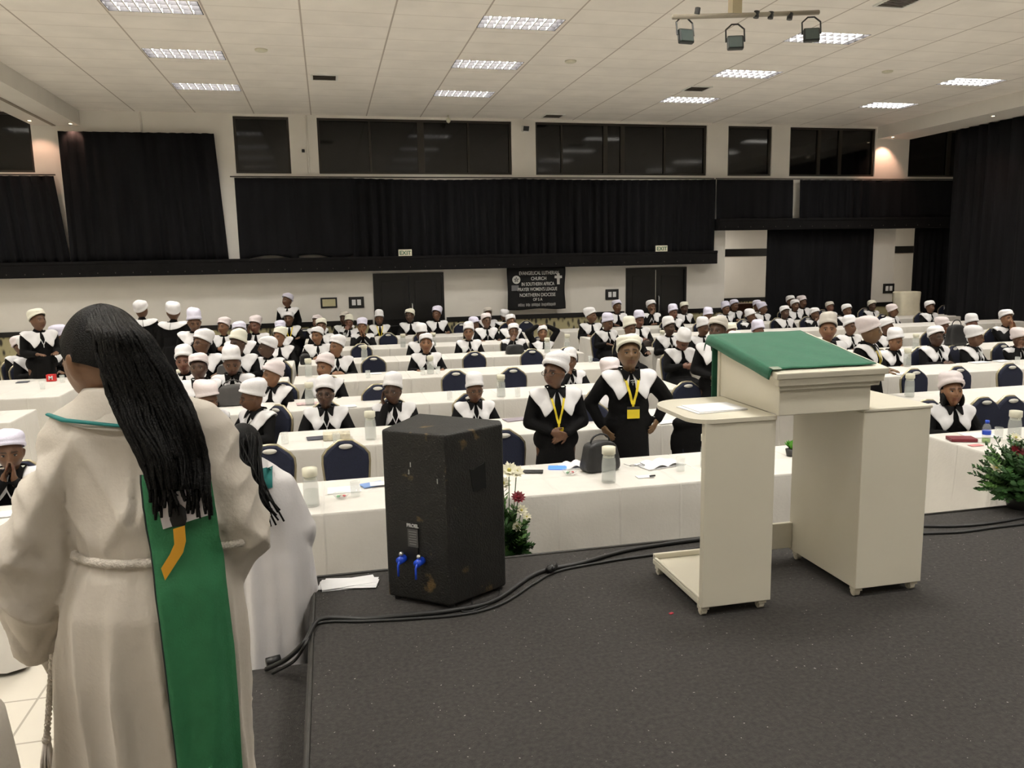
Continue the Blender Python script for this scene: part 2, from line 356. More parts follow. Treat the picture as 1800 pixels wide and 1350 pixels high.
# small spotlights in the beams
M_spot = mat('spot_glow', (1, 1, 1), .5, emis=(1, .8, .5), es=6.)
first = None
for X, Y, s, lab in ((-5.22, 16.9, 1, 'small round downlight at the outer edge of the left beam'), (-4.6, 17.15, 0, 'small round downlight at the inner edge of the left beam'), (13.25, 17.05, 1, 'small round downlight in the right beam beside the back wall'), (13.4, 14.25, 1, 'small round downlight in the right beam above the tall curtain')):
    if first is None:
        first = o = empty('downlight', (0, 0, 0)); b = MB(); b.lathe([(.03, -.006), (.05, -.008), (.052, 0), (.03, 0)], n=16); b.obj('bezel', M_silver, o, True); MB().lathe([(.001, -.012), (.03, -.008), (.03, -.001), (.001, -.001)], n=16).obj('bulb', M_spot, o, True)
    else: o = copy_tree(first)
    o.location = (X, Y, 4.93); tag(o, lab, 'downlight', 'small downlights in the beams')
    if s:
        ld = bpy.data.lights.new('spot_lamp', 'SPOT'); ld.energy = 13; ld.color = (1, .55, .38); ld.spot_size = 1.5; ld.spot_blend = .6; ld.shadow_soft_size = .03
        lo = bpy.data.objects.new('spot_lamp', ld); C.objects.link(lo); lo.location = (0, 0, -.03); lo.parent = o; lo.rotation_euler = (.45 if Y > 15 else 0, 0, 0)
# corridor lamp
cl = empty('ceiling_light', (9.9, WY+1.6, 3.1)); MB().b2((-.75, -.15, -.05), (.75, .15, 0)).obj('diffuser', mat('corridor_lamp_glow', (1, 1, 1), .5, emis=(1, .97, .9), es=7.), cl)
tag(cl, 'long white light on the corridor ceiling seen through the opening', 'ceiling light')
for x in (9.9, 14.2):
    ld = bpy.data.lights.new('corridor_lamp', 'AREA'); ld.shape = 'RECTANGLE'; ld.size = 1.4; ld.size_y = .3; ld.energy = 22; ld.color = (1, .93, .82)
    lo = bpy.data.objects.new('corridor_lamp', ld); C.objects.link(lo)
    if x < 10: lo.parent = cl; lo.location = (0, 0, -.07)
    else:
        cl2 = copy_tree(cl); cl2.location = (x, WY+1.6, 3.1); tag(cl2, 'long white light on the corridor ceiling at the far right opening', 'ceiling light')
        bpy.data.objects.remove(lo)
# smoke detectors and vents
sd = None
for px, py, lab in ((459, 87, 'flat round cap on the ceiling between the left and middle light columns'), (1003, 107, 'flat round cap on the ceiling right of the middle lights'), (1560, 125, 'flat round cap on the ceiling between the right light columns')):
    p = onZ(px, py, CZ); o = MB().lathe([(.09, 0), (.085, -.02), (.06, -.03), (.001, -.032)][::-1], n=20).obj('smoke_detector', M_lid, None, True) if sd is None else sd.copy()
    if sd is not None: C.objects.link(o)
    sd = sd or o; o.location = p; tag(o, lab, 'smoke detector', 'round caps on the ceiling')
M_vent = mat('dusty_vent', (.10, .085, .07), .8, .3, 12)
sd = None
for px, py, lab in ((570, 135, 'dusty square ceiling vent between the left and middle lights'), (1225, 155, 'dusty square ceiling vent left of the right light column'), (1580, 2, 'dusty square ceiling vent at the top right'), (972, 203, 'small dusty ceiling vent above the back wall windows')):
    p = onZ(px, py, CZ)
    if sd is None:
        sd = o = empty('ceiling_vent', p); f = MB()
        for s in (-1, 1): f.b2((s*.2-.015, -.2, -.02), (s*.2+.015, .2, 0)); f.b2((-.185, s*.185-.015, -.02), (.185, s*.185+.015, 0))
        f.obj('frame', M_louv, o); q = MB()
        for k in range(7): q.box((0, -.15+.05*k, -.012), (.36, .035, .003), rx=.5)
        q.obj('slats', M_vent, o)
    else: o = copy_tree(sd); o.location = p
    tag(o, lab, 'vent', 'dusty vents in the ceiling')
o = MB().lathe([(.001, -.16), (.02, -.15), (.045, -.12), (.045, -.06), (.012, -.05), (.012, 0), (.001, 0)], n=14).obj('pendant_sensor', M_lid, None, True, onZ(788, 203, CZ)); tag(o, 'small white sensor hanging from the ceiling before the wide window', 'sensor')
# light bar with three floodlights
br = empty('lighting_bar', (3.95, 7.2, 4.44)); b = MB()
b.tube([(-.74, 0, -.06), (0, 0, -.01), (.76, 0, .05)], .022, 10); b.obj('crossbar', mat('grey_painted_pipe', (.38, .34, .27), .5), br, True)
b = MB(); b.b2((-.15, -.02, 0), (-.055, .07, CZ-4.44)); b.obj('post', mat('cream_painted_post', (.55, .47, .30), .6), br)
for x in (-.5, .1, .25, .45): b = MB(); b.tube([(x, 0, -.03), (x+.01, 0, .03)], .027, 8); b.obj('clamp', M_black, br)
tag(br, 'pipe crossbar on a cream post hanging from the ceiling at top right', 'lighting bar')
fl0 = None
for px, py, rz, rx, lab in ((1203, 46, .1, -.5, 'small black floodlight at the left end of the hanging bar'), (1292, 58, -.3, -.55, 'small black floodlight under the post of the hanging bar'), (1426, 45, -.35, -.6, 'small black floodlight at the right end of the hanging bar')):
    p = onY(px, py-6, 7.2)
    if fl0 is None:
        fl0 = o = empty('floodlight', p); b = MB(); b.box((0, 0, -.13), (.15, .05, .13), bev=.012); b.obj('housing', mat('black_flood_housing', (.02, .025, .024), .45), o)
        for k in range(5): pass
        MB().box((0, -.027, -.13), (.12, .006, .1)).obj('lens', mat('grey_flood_glass', (.10, .13, .125), .2), o)
        b = MB(); b.tube([(-.085, 0, -.12), (-.085, 0, 0), (-.03, 0, .05), (.03, 0, .05), (.085, 0, 0), (.085, 0, -.12)], .008, 6); b.obj('bracket', M_black, o)
    else: o = copy_tree(fl0); o.location = p
    o.rotation_euler = (rx*.4, 0, rz); tag(o, lab, 'floodlight', 'floodlights on the hanging bar')

# ------------------------------------------------------------------ curtains
def curtain(name, x0, x1, z0, z1, lab, y=WY-.15, folds=9, amp=.055, seed=0, taper=0, sag=0., mtl=None, along='x', swag=0):
    r = np.random.default_rng(seed); W = x1-x0; n = max(24, int(W*34)); rows = 12
    u = np.linspace(0, 1, n); ph = np.cumsum(r.uniform(.5, 1.6, n)); ph = ph/ph[-1]*folds*W*2*PI/1.0*.55
    am = amp*np.interp(u, np.linspace(0, 1, 9), r.uniform(.25, 1.3, 9))
    vs = []
    for k in range(rows+1):
        t = k/rows
        off = (np.sin(ph)*am+np.sin(ph*2.3+1)*am*.35)*(.55+.45*t)+r.normal(0, .0015, n)
        xx = x0+u*W+np.sin(ph*.5+seed)*.015*t+taper*t*(u-.0)*1.0
        zz = z1-(z1-z0)*t-sag*np.sin(u*PI)*(1-t)
        if k == rows and swag: zz = zz-swag*np.abs(np.sin(u*PI*W/1.1+seed))
        for i in range(n):
            vs.append((xx[i], y-off[i], zz[i]) if along == 'x' else (y-off[i], xx[i], zz[i]))
    fs = [(k*n+i, k*n+i+1, (k+1)*n+i+1, (k+1)*n+i) for k in range(rows) for i in range(n-1)]
    mb = MB(); mb.add(vs, fs); o = mb.obj(name, mtl or M_black_cloth, None, True)
    so = o.modifiers.new('s', 'SOLIDIFY'); so.thickness = .008; so.offset = 0
    return tag(o, lab, 'curtain', 'black curtains along the hall walls')
curtain('curtain', -8.8, -5.02, 2.3, 3.97, 'black curtain at the far left below the leftmost window', seed=1, taper=.15)
curtain('curtain', -4.86, -2.05, 2.3, 4.80, 'tall black curtain hanging higher than its neighbours beside the left pillar', seed=2, amp=.07, taper=.1, swag=.05)
curtain('curtain', -1.72, -.56, 2.3, 3.95, 'plain black curtain below the narrow window, left half', seed=3, folds=5, amp=.02, swag=-.1)
curtain('curtain', -.58, .58, 2.3, 3.95, 'plain black curtain left of the closely pleated curtains, below the narrow window', seed=4, folds=5, amp=.02, swag=-.1)
curtain('curtain', .56, 4.06, 2.25, 3.95, 'wide pleated black curtain below the widest window', seed=5, amp=.075, sag=.03)
curtain('curtain', 4.04, 8.80, 2.25, 3.95, 'wide pleated black curtain above the right double door', seed=6, amp=.075, sag=.02)
curtain('curtain', 8.82, 10.78, 3.03, 3.95, 'short black curtain right of the pleated ones, left of the bright gap', seed=7, folds=4, amp=.02)
curtain('curtain', 10.95, 12.83, 3.03, 3.95, 'short pleated black curtain right of the bright gap', seed=8, folds=8)
curtain('curtain', 12.8, 16.5, 3.03, 3.95, 'short black curtain reaching the tall side curtain', seed=9, folds=4, amp=.02)
curtain('curtain', 10.2, 13.08, .03, 2.84, 'long black floor curtain filling the opening left of the narrow pillar', seed=10, amp=.04, y=WY-.05)
curtain('curtain', 14.25, 16.2, .03, 2.84, 'long black floor curtain right of the bright corridor opening', seed=11, amp=.04, y=WY-.05, taper=-.1)
curtain('curtain', 9.0, 15.95, .03, 4.92, 'huge black curtain hanging from the right beam to the floor', y=14.02, along='y', seed=12, amp=.11, folds=6)
rb = MB()
for a, b, z in ((-8.8, -4.98, 3.99), (-1.8, 8.76, 3.97), (8.8, 16.5, 3.97)): rb.tube([(a, WY-.15, z), (b, WY-.15, z)], .012, 8)
struct(rb.obj('trim_16', M_frame, None, True))
for i, (a, b, z0, z1) in enumerate([(-9, 8.8, 2.04, 2.34), (8.82, 16.6, 2.80, 3.06)]):
    v = empty('valance_box', ((a+b)/2, WY-.2, z0)); h = (b-a)/2; q = MB(); q.b2((-h, -.12, 0), (h, .18, z1-z0-.04), bev=.015); q.obj('cover', M_valance, v)
    q = MB(); q.b2((-h, -.13, z1-z0-.06), (h, .19, z1-z0), bev=.01); q.obj('top_edge', M_valance, v)
    q = MB()
    for k in range(int((b-a)/.32)): q.box((-h+.16+.32*k, -.122, .07), (.012, .004, .02))
    q.obj('pin', mat('dull_pin_metal', (.12, .11, .10), .4, metal=.5), v)
    tag(v, ('long black fabric-covered beam above the doors across the back wall', 'shorter black fabric-covered beam above the corridor openings')[i], 'valance')

# signs, switches, banner
sw0 = None
for px0, py0, px1, py1, lab in ((613, 522, 640, 541, 'black socket plate with two white squares left of the left double door'), (1063, 509, 1088, 526, 'black socket plate with two white squares beside the banner'), (1553, 499, 1570, 515, 'black socket plate with two white squares on the narrow right pillar')):
    a = onY(px0, py0, WY); b = onY(px1, py1, WY); cx, cz = (a[0]+b[0])/2, (a[2]+b[2])/2
    if sw0 is None:
        sw0 = o = empty('socket_plate', (0, 0, 0)); MB().b2((-.16, -.02, -.12), (.16, 0, .12), bev=.006).obj('frame', M_black, o)
        for s in (-1, 1): MB().b2((s*.055-.04, -.028, -.06), (s*.055+.04, -.019, .06), bev=.004).obj('socket', M_paper, o)
    else: o = copy_tree(sw0)
    o.location = (cx, WY, cz); tag(o, lab, 'socket', 'black socket plates on the back wall')
o = empty('framed_notice', (.0, WY, 1.39)); MB().b2((-.17, -.02, -.11), (.17, 0, .11), bev=.006).obj('frame', M_black, o); MB().b2((-.135, -.024, -.075), (.135, -.018, .075)).obj('sheet', mat('yellowed_paper', (.55, .5, .30), .6), o)
tag(o, 'small black frame with a yellowish sheet on the back wall, left of the left door', 'frame')
M_exit = mat('exit_sign_face', (.55, .52, .38), .4, emis=(1, .93, .7), es=.12)
M_exitg = mat('exit_letter_green', (.03, .12, .06), .5)
ex0 = None
for X, lab in ((1.63, 'small lit EXIT sign on the pleated curtain above the left door'), (7.45, 'small lit EXIT sign on the pleated curtain above the right door')):
    o = empty('exit_sign', (X, WY-.21, 2.40)); MB().b2((-.14, -.03, -.075), (.14, .03, .075), bev=.008).obj('box', M_exit, o)
    t = new('lettering', text_mesh('EXIT', .12, M_exitg, .006, .002), o, (0, -.034, 0), (PI/2, 0, 0)); tag(o, lab, 'exit sign', 'exit signs above the double doors')
bn = empty('banner', (4.505, WY-.16, 1.58)); W_, H_ = .66, .46; n = 40; vs = []
for k in range(25):
    t = k/24
    for i in range(n):
        u = i/(n-1); z = H_-(2*H_)*t-.012*math.sin(u*9)*t; x = (-W_+2*W_*u)+.018*math.sin(t*7+1)*(u-.3)
        vs.append((x, -.012*math.sin(u*14+t*2)-.01*t, z))
q = MB(); q.add(vs, [(k*n+i, k*n+i+1, (k+1)*n+i+1, (k+1)*n+i) for k in range(24) for i in range(n-1)]); o = q.obj('cloth', mat('black_banner_velvet', (.004, .004, .005), .9), bn, True); so = o.modifiers.new('s', 'SOLIDIFY'); so.thickness = .006
M_silk = mat('silver_lettering', (.55, .55, .53), .5)
for z, s, tx, dx in ((.335, .105, 'EVANGELICAL LUTHERAN', .06), (.215, .10, 'CHURCH', .05), (.095, .10, 'IN SOUTHERN AFRICA', .03), (-.02, .10, "PRAYER WOMEN'S LEAGUE", .02), (-.145, .10, 'NORTHERN DIOCESE', .02), (-.245, .085, 'OF S A', .02)):
    t = new('lettering', text_mesh(tx, s, M_silk, .004, .001), bn, (dx, -.034, z), (PI/2, 0, 0)); t.scale = (.74 if len(tx) > 16 else .85, 1.05, 1)
q = MB(); sr = np.random.default_rng(3)
for k in range(34):
    if k in (6, 11, 20): continue
    q.box((-.42+.0255*k, -.036, -.36+.004*math.sin(k)), (.009, .004, .05+.02*sr.random()))
q.obj('worn_lettering', M_silk, bn)
q = MB(); q.lathe([(.001, .006), (.09, .006), (.09, 0), (.001, 0)], n=24); o = q.obj('round_emblem', M_silk, bn, False, (-.46, -.032, .2)); o.rotation_euler = (PI/2, 0, 0)
q = MB()
for k in range(5):
    a0 = PI/2+k*2*PI/5; a1 = a0+4*PI/5; q.tube([(.06*math.cos(a0), .06*math.sin(a0), .008), (.06*math.cos(a1), .06*math.sin(a1), .008)], .005, 5)
o2 = q.obj('star_line', mat('dark_emblem_line', (.05, .05, .05), .6), o)
q = MB(); q.b2((-.08, -.004, -.06), (.08, .0, .06)); q.obj('emblem_patch', mat('grey_patch', (.16, .16, .17), .6), bn, False, (-.49, -.03, .02))
q = MB(); q.b2((-.03, -.005, -.12), (.03, 0, .12)); q.b2((-.085, -.0055, .015), (.085, -.0005, .07)); q.lathe([(.001, 0), (.05, 0), (.05, .004), (.001, .004)], n=20); q.obj('cross_emblem', M_silk, bn, False, (.5, -.034, .2))
tag(bn, 'black cloth banner with silver church lettering, round emblem and cross on the back wall', 'banner')
# security camera and small box on the wall
o = empty('wall_projector', (4.33, WY-.1, 5.0)); q = MB(); q.box((0, 0, 0), (.15, .12, .12), rz=.2, rx=.3, bev=.008); q.obj('housing', M_louv, o); q = MB(); q.box((0, -.066, 0), (.13, .01, .1), rz=.2, rx=.3); q.obj('lens', M_black, o); q = MB(); q.tube([(0, .1, .05), (0, .03, .03)], .012, 6); q.obj('bracket', M_black, o)
tag(o, 'small white floodlight box on the pillar between the wide windows', 'wall light')
o = MB().box((0, 0, 0), (.06, .08, .06), bev=.01).obj('wall_sensor', M_black, None, False, (-.35, WY-.04, 4.5)); tag(o, 'tiny black sensor on the pillar right of the narrow window', 'sensor')
o = MB().tube([(-.26, WY-.02, 4.06), (-.26, WY-.02, 5.2)], .02, 8).obj('drain_pipe', M_white_wall, None, True); tag(o, 'thin white pipe running up the pillar beside the wide window', 'pipe')
o = MB().tube([(-3.4, WY-.02, 4.83), (-3.4, WY-.02, 5.2)], .02, 8).obj('drain_pipe', M_white_wall, None, True); tag(o, 'short white pipe on the wall above the tallest left curtain', 'pipe')
# ------------------------------------------------------------------ lectern
def lectern():
    r = empty('lectern', (1.9, 3.35, .6)); ox, oy, oz = 1.9, 3.35, .6
    def B(name, lst, m=M_lect, bev=.004, par=None):
        b = MB()
        for a, c in lst: b.b2((a[0]-ox, a[1]-oy, a[2]-oz), (c[0]-ox, c[1]-oy, c[2]-oz), bev=bev)
        return b.obj(name, m, par or r)
    B('left_panel', [((1.555, 3.10, .645), (1.895, 3.135, 1.487))])
    B('base_board', [((1.555, 3.135, .645), (1.895, 3.66, .672))])
    B('base_rim', [((1.555, 3.64, .672), (1.895, 3.66, .70)), ((1.555, 3.135, .672), (1.568, 3.64, .685))])
    # rounded left shelf
    b = MB(); pts = [(1.895, 3.094), (1.60, 3.094)]
    for k in range(9): a = -PI/2-k*PI/2/8; pts.append((1.60+.10*math.cos(a), 3.194+.10*math.sin(a)))
    pts += [(1.50, 3.46)]
    for k in range(9): a = PI-k*PI/2/8; pts.append((1.66+.16*math.cos(a), 3.46+.16*math.sin(a)))
    pts += [(1.90, 3.62)]
    n = len(pts); vs = [(x-ox, y-oy, z-oz) for z in (1.487, 1.505) for x, y in pts]
    b.add(vs, [tuple(range(n))[::-1], tuple(range(n, 2*n))]+[(i, (i+1) % n, n+(i+1) % n, n+i) for i in range(n)]); b.obj('left_shelf', M_lect, r)
    # right cabinet
    B('right_cabinet', [((2.335, 3.10, .645), (2.69, 3.66, 1.49))])
    B('right_shelf', [((2.335, 3.096, 1.49), (2.697, 3.67, 1.505))])
    B('rear_board', [((1.895, 3.63, .66), (2.335, 3.655, .80))], M_lectw)
    # desk: side panels with sloping tops, fascia
    def wedge(x0, x1):
        p = [(3.10, 1.505), (3.64, 1.505), (3.64, 1.772), (3.10, 1.685)]; vs = [(x-ox, y-oy, z-oz) for x in (x0, x1) for y, z in p]
        return vs, [(0, 1, 2, 3), (7, 6, 5, 4), (0, 4, 5, 1), (1, 5, 6, 2), (2, 6, 7, 3), (3, 7, 4, 0)]
    for xa in (1.905, 2.32): b = MB(); b.add(*wedge(xa, xa+.022)); b.obj('side_panel', M_lect, r)
    B('front_fascia', [((1.89, 3.075, 1.505), (2.345, 3.10, 1.66)), ((1.905, 3.10, 1.505), (2.335, 3.115, 1.67))])
    B('back_panel', [((1.895, 3.64, 1.40), (2.335, 3.66, 1.77))])
    sl = .163
    t = empty('desk_top', (0, 0, 0)); bpy.data.objects.remove(t)
    b = MB(); b.box((0, 0, 0), (.55, .65, .03), bev=.005); b.box((0, -.305, -.03), (.525, .03, .035), bev=.004); b.box((0, -.295, -.055), (.50, .03, .03), bev=.004)
    tp = b.obj('desk_top', M_lect, r, False, (2.128-ox, 3.355-oy, 1.738-oz)); tp.rotation_euler = (sl, 0, 0)
    # felt cloth over the top, hanging at left edge and at the far side
    n = 26; vs = []; W, D = .52, .60
    prof = [(-.345, -.055), (-.335, -.018), (-.31, .003)]
    cols = [(-.287, -.040), (-.284, -.02), (-.279, .0), (-.268, .004)]+[(-.25+.485*k/14, .004) for k in range(15)]
    rows_ = [(-.285, .0)]+[(-.27+.59*k/16, 0) for k in range(17)]+[(.330, -.012), (.334, -.04)]
    for (y, dz) in rows_:
        for i, (x, z) in enumerate(cols):
            zz = z+.0175+dz+.001*math.sin(x*30+y*20)
            yy = y
            if dz <= -.1: zz = min(zz, .03+dz) if i > 3 else zz+0; 
            vs.append((x, yy, zz))
    m = len(cols); fs = [(j*m+i, j*m+i+1, (j+1)*m+i+1, (j+1)*m+i) for j in range(len(rows_)-1) for i in range(m-1)]
    b = MB(); b.add(vs, fs); o = b.obj('tmp', M_green, None, True); so = o.modifiers.new('s', 'SOLIDIFY'); so.thickness = .005; so.offset = 1
    o.name = 'green_cloth'; o.location = (2.128, 3.355, 1.738); o.rotation_euler = (sl, 0, 0)
    tag(o, 'green felt cloth laid over the sloping lectern top', 'cloth')
    # hanging front of the cloth on the audience side
    o2 = MB(); o2.b2((1.886, 3.692, 1.47), (2.33, 3.702, 1.775)); o2.obj('hanging_front', M_green_shade, o); ch = o.children[0]
    ch.matrix_parent_inverse = Matrix.Translation(o.location).inverted() @ Matrix.Identity(4); ch.matrix_parent_inverse = (Matrix.Translation(o.location) @ Euler((sl, 0, 0)).to_matrix().to_4x4()).inverted()
    # tape tab
    MB().box((-.262, -.282, .027), (.045, .035, .004), bev=.001).obj('tape', mat('clear_tape', (.3, .36, .28), .25), o)
    # casters
    k0 = None
    for x, y in ((1.575, 3.13), (1.575, 3.61), (1.86, 3.13), (1.86, 3.61), (2.36, 3.13), (2.36, 3.61), (2.66, 3.13), (2.66, 3.61)):
        b = MB(); b.b2((-.02, -.02, .03), (.02, .02, .045)); b.tube([(-.012, .005, .02), (.012, .005, .02)], .02, 14); b.b2((-.018, -.008, .015), (-.013, .012, .04)); b.b2((.013, -.008, .015), (.018, .012, .04))
        c = b.obj('caster', M_lectw, r, False, (x-ox, y-oy, 0))
    tag(r, 'cream lacquered wooden lectern with sloping top, side shelves and small casters on the stage', 'lectern')
    # paper on the left shelf
    pb = MB(); pb.box((0, 0, 0), (.26, .19, .004), rz=.1); pb.box((.01, .0, .004), (.24, .18, .003), rz=.05); pb.obj('paper_sheet', M_paper, None, False, (1.70, 3.33, 1.508)); tag(bpy.data.objects['paper_sheet'], 'white papers on the left shelf of the lectern', 'paper')
lectern()
p = bpy.data.objects
tag(MB().box((0, 0, 0), (.30, .21, .02), rz=-.2, bev=.003).obj('wooden_book', M_wood, None, False, (2.46, 3.57, 1.517)), 'dark brown book on the far side of the lectern right shelf', 'book')

# ------------------------------------------------------------------ loudspeaker
def speaker():
    A = [(.475, 3.47), (.775, 3.64), (.785, 3.72), (.42, 4.03), (.205, 3.68)]   # floor outline, clockwise from the nearest edge
    z0, z1 = .62, 1.435; cx = sum(a[0] for a in A)/5; cy = sum(a[1] for a in A)/5
    M_spk = mat('scuffed_black_cabinet', (.009, .0085, .0075), .6, .35, 18, .4, 120)
    nt = M_spk.node_tree; L = nt.links; b = nt.nodes['Principled BSDF']; src = b.inputs['Base Color'].links[0].from_socket
    tc = nt.nodes.new('ShaderNodeTexCoord'); n = nt.nodes.new('ShaderNodeTexNoise'); n.inputs['Scale'].default_value = 9; n.inputs['Detail'].default_value = 6; L.new(tc.outputs['Object'], n.inputs[0])
    geo = nt.nodes.new('ShaderNodeNewGeometry'); ps = nt.nodes.new('ShaderNodeMath'); ps.operation = 'MULTIPLY_ADD'; L.new(geo.outputs['Pointiness'], ps.inputs[0]); ps.inputs[1].default_value = 5; ps.inputs[2].default_value = -2.5
    pm = nt.nodes.new('ShaderNodeMath'); pm.operation = 'ADD'; L.new(ps.outputs[0], pm.inputs[0]); L.new(n.outputs[0], pm.inputs[1])
    r = nt.nodes.new('ShaderNodeMapRange'); r.inputs['From Min'].default_value = .86; r.inputs['From Max'].default_value = .95; L.new(pm.outputs[0], r.inputs[0])
    mx = nt.nodes.new('ShaderNodeMix'); mx.data_type = 'RGBA'; L.new(r.outputs[0], mx.inputs[0]); L.new(src, mx.inputs[6]); mx.inputs[7].default_value = (.16, .10, .035, 1); L.new(mx.outputs[2], b.inputs['Base Color'])
    root = empty('loudspeaker', (cx, cy, .6))
    bm = bmesh.new(); lo = [bm.verts.new((x-cx, y-cy, z0-.6)) for x, y in A]; hi = [bm.verts.new((x-cx, y-cy, z1-.6)) for x, y in A]
    bm.faces.new(lo[::-1]); bm.faces.new(hi)
    for i in range(5): bm.faces.new((lo[i], lo[(i+1) % 5], hi[(i+1) % 5], hi[i]))
    bmesh.ops.recalc_face_normals(bm, faces=bm.faces); bmesh.ops.bevel(bm, geom=bm.edges[:], offset=.012, segments=3, affect='EDGES', profile=.5)
    me = bpy.data.meshes.new('cabinet'); bm.to_mesh(me); bm.free(); me.materials.append(M_spk); cab = new('cabinet', me, root)
    def face(i, u, z, off=0.):   # point on side i at fraction u
        a = np.array(A[i]); c = np.array(A[(i+1) % 5]); d = c-a; nrm = np.array([d[1], -d[0]])/np.hypot(*d)
        if np.dot(nrm, (a+c)/2-np.array([cx, cy])) < 0: nrm = -nrm
        q = a+d*u+nrm*off; return (q[0]-cx, q[1]-cy, z-.6), math.atan2(d[1], d[0])
    # rear faces: side 4 (nearest-left) is between A[4] and A[0]; side 0 is right
    q, a = face(4, .38, .905, .001)
    pn = MB().box(q, (.10, .012, .20), rz=a).obj('connector_panel', mat('recess_black', (.003, .003, .003), .5), root)
    q, a = face(4, .46, .93, .009); MB().box(q, (.055, .003, .085), rz=a).obj('rating_plate', mat('grey_label', (.07, .07, .07), .5), root)
    q, a = face(4, .46, .99, .009); t = new('brand_lettering', text_mesh('PROEL', .022, mat('pale_letters', (.45, .45, .45), .5), .002, .001), root, q, (PI/2, 0, a))
    b = MB()
    for k in range(6):
        q, a = face(4, .46, .962-.012*k, .011); b.box(q, (.042-.004*(k % 3), .002, .003), rz=a)
    b.obj('plate_lines', mat('pale_print', (.2, .2, .2), .5), root)
    for u, nm in ((.30, 'connector'), (.58, 'connector')):
        q, a = face(4, u, .825, .03); d = Vector((math.sin(a), -math.cos(a), 0)); p0 = Vector(q)
        b = MB(); b.tube([p0-d*.03, p0+d*.02], .018, 12); b.tube([p0+d*.015, p0+d*.03+Vector((0, 0, -.02)), p0+d*.03+Vector((0, 0, -.07))], .006, 6); b.obj(nm, mat('blue_plug', (.01, .06, .55), .35), root, True)
        b = MB(); b.ell(p0+d*.0+Vector((.0, 0, .028)), (.011, .011, .011)); b.obj('plug_latch', M_silver, root, True)
    # carry handle on the right face: flat black plate painted for the hole's shade
    q, a = face(0, .52, 1.20, .003)
    b = MB(); pts = [(-.045, .05), (-.02, .043), (.0, .055), (.03, .06), (.05, .07), (.052, -.06), (.03, -.055), (0, -.065), (-.028, -.06), (-.035, 0)]
    ca, sa = math.cos(a), math.sin(a); dn = Vector((sa, -ca, 0))
    P0 = [Vector(q)+Vector((x*ca, x*sa, z)) for x, z in pts]; m = len(pts)
    b.add([v for v in P0]+[v-dn*.008 for v in P0], [tuple(range(m)), tuple(range(m, 2*m))[::-1]]+[(i, (i+1) % m, m+(i+1) % m, m+i) for i in range(m)])
    b.obj('handle_hole_shade', mat('deep_black', (.001, .001, .001), .9), root)
    b = MB()
    for x, y in A[:1]+A[1:]: b.lathe([(.015, -.002), (.018, .0), (.018, .022)], c=((x-cx)*.85, (y-cy)*.85, 0), n=12)
    b.obj('rubber_foot', M_black, root)
    b = MB()
    for u, z in ((.45, 1.28), (.86, 1.215), (.42, 1.245)):
        q, a = face(4, u, z, .001); b.box(q, (.004, .002, .022), rz=a+.1)
    b.obj('scratch', mat('grey_scratch', (.3, .3, .3), .5), root)
    tag(root, 'tall scuffed black wooden loudspeaker standing on the stage edge, seen from behind', 'loudspeaker')
speaker()

# cables on the stage
def spline(pts, n=14):
    P = [np.array(p, float) for p in pts]; P = [2*P[0]-P[1]]+P+[2*P[-1]-P[-2]]; out = []
    for i in range(1, len(P)-2):
        for k in range(n):
            t = k/n; out.append(.5*((2*P[i])+(P[i+1]-P[i-1])*t+(2*P[i-1]-5*P[i]+4*P[i+1]-P[i+2])*t*t+(-P[i-1]+3*P[i]-3*P[i+1]+P[i+2])*t**3))
    return out+[P[-2]]
M_cable = mat('black_rubber_cable', (.012, .012, .012), .5, .1, 30)
def cable(px, lab, r=.008, zz=.6, first=()):
    pts = list(first)+[onZ(x, y, zz+r) for x, y in px]; b = MB(); b.tube(spline(pts), r, 8); return tag(b.obj('cable', M_cable, None, True), lab, 'cable')
cable([(565, 1088), (640, 1088), (700, 1083), (800, 1072), (870, 1055), (930, 1015), (965, 1001), (1020, 990), (1100, 968), (1180, 955), (1235, 948)], 'thick black cable running across the stage in front of the speaker to the lectern', .011, first=[(-.36, 3.50, .412), (-.26, 3.40, .50), (-.175, 3.31, .615)])
cable([(560, 1096), (640, 1092), (720, 1088), (820, 1079), (885, 1060), (940, 1025), (985, 1003), (1080, 985), (1150, 975), (1235, 962)], 'thinner black cable lying just in front of the thick cable', .007, first=[(-.33, 3.46, .41), (-.23, 3.37, .50), (-.172, 3.29, .612)])
cable([(783, 1062), (820, 1075), (868, 1058), (880, 1035), (872, 1022), (850, 1030), (830, 1055), (838, 1078)], 'thin black wire looped at the foot of the speaker', .004)
cable([(1620, 925), (1680, 925), (1740, 920), (1800, 910)], 'black cable near the stage edge right of the lectern', .008)
cable([(1622, 938), (1690, 935), (1750, 927), (1810, 920)], 'second black cable below the first, right of the lectern', .008)
b = MB(); q = onZ(968, 1000, .625); b.tube([q+(-.02, -.02, 0), q+(.03, .02, .012)], .018, 10); b.tube([q+(0, .03, 0), q+(.01, -.03, .012)], .012, 8); tag(b.obj('cable_joiner', M_black, None, True), 'black plug joiner on the cable right of the speaker', 'plug')
b = MB(); q = onZ(480, 1163, .42); b.tube([q+(-.03, 0, 0), q+(.03, .02, 0)], .02, 10); tag(b.obj('cable_plug', M_black, None, True), 'black plug lying on the step beside the white robe', 'plug')
# papers on the stage
b = MB(); q = onZ(618, 1026, .603)
for k in range(6): b.box((random.uniform(-.03, .03), random.uniform(-.015, .015), .0015*k), (.27, .105, .0012), rz=random.uniform(-.25, .15))
tag(b.obj('paper_stack', M_paper, None, False, q), 'loose white papers on the stage left of the speaker', 'papers')
tag(MB().box((0, 0, 0), (.02, .014, .004), rz=.4, bev=.001).obj('red_scrap', mat('red_scrap_paper', (.4, .01, .03), .6), None, False, onZ(1180, 1078, .602)), 'tiny red scrap on the stage carpet left of the lectern', 'scrap')

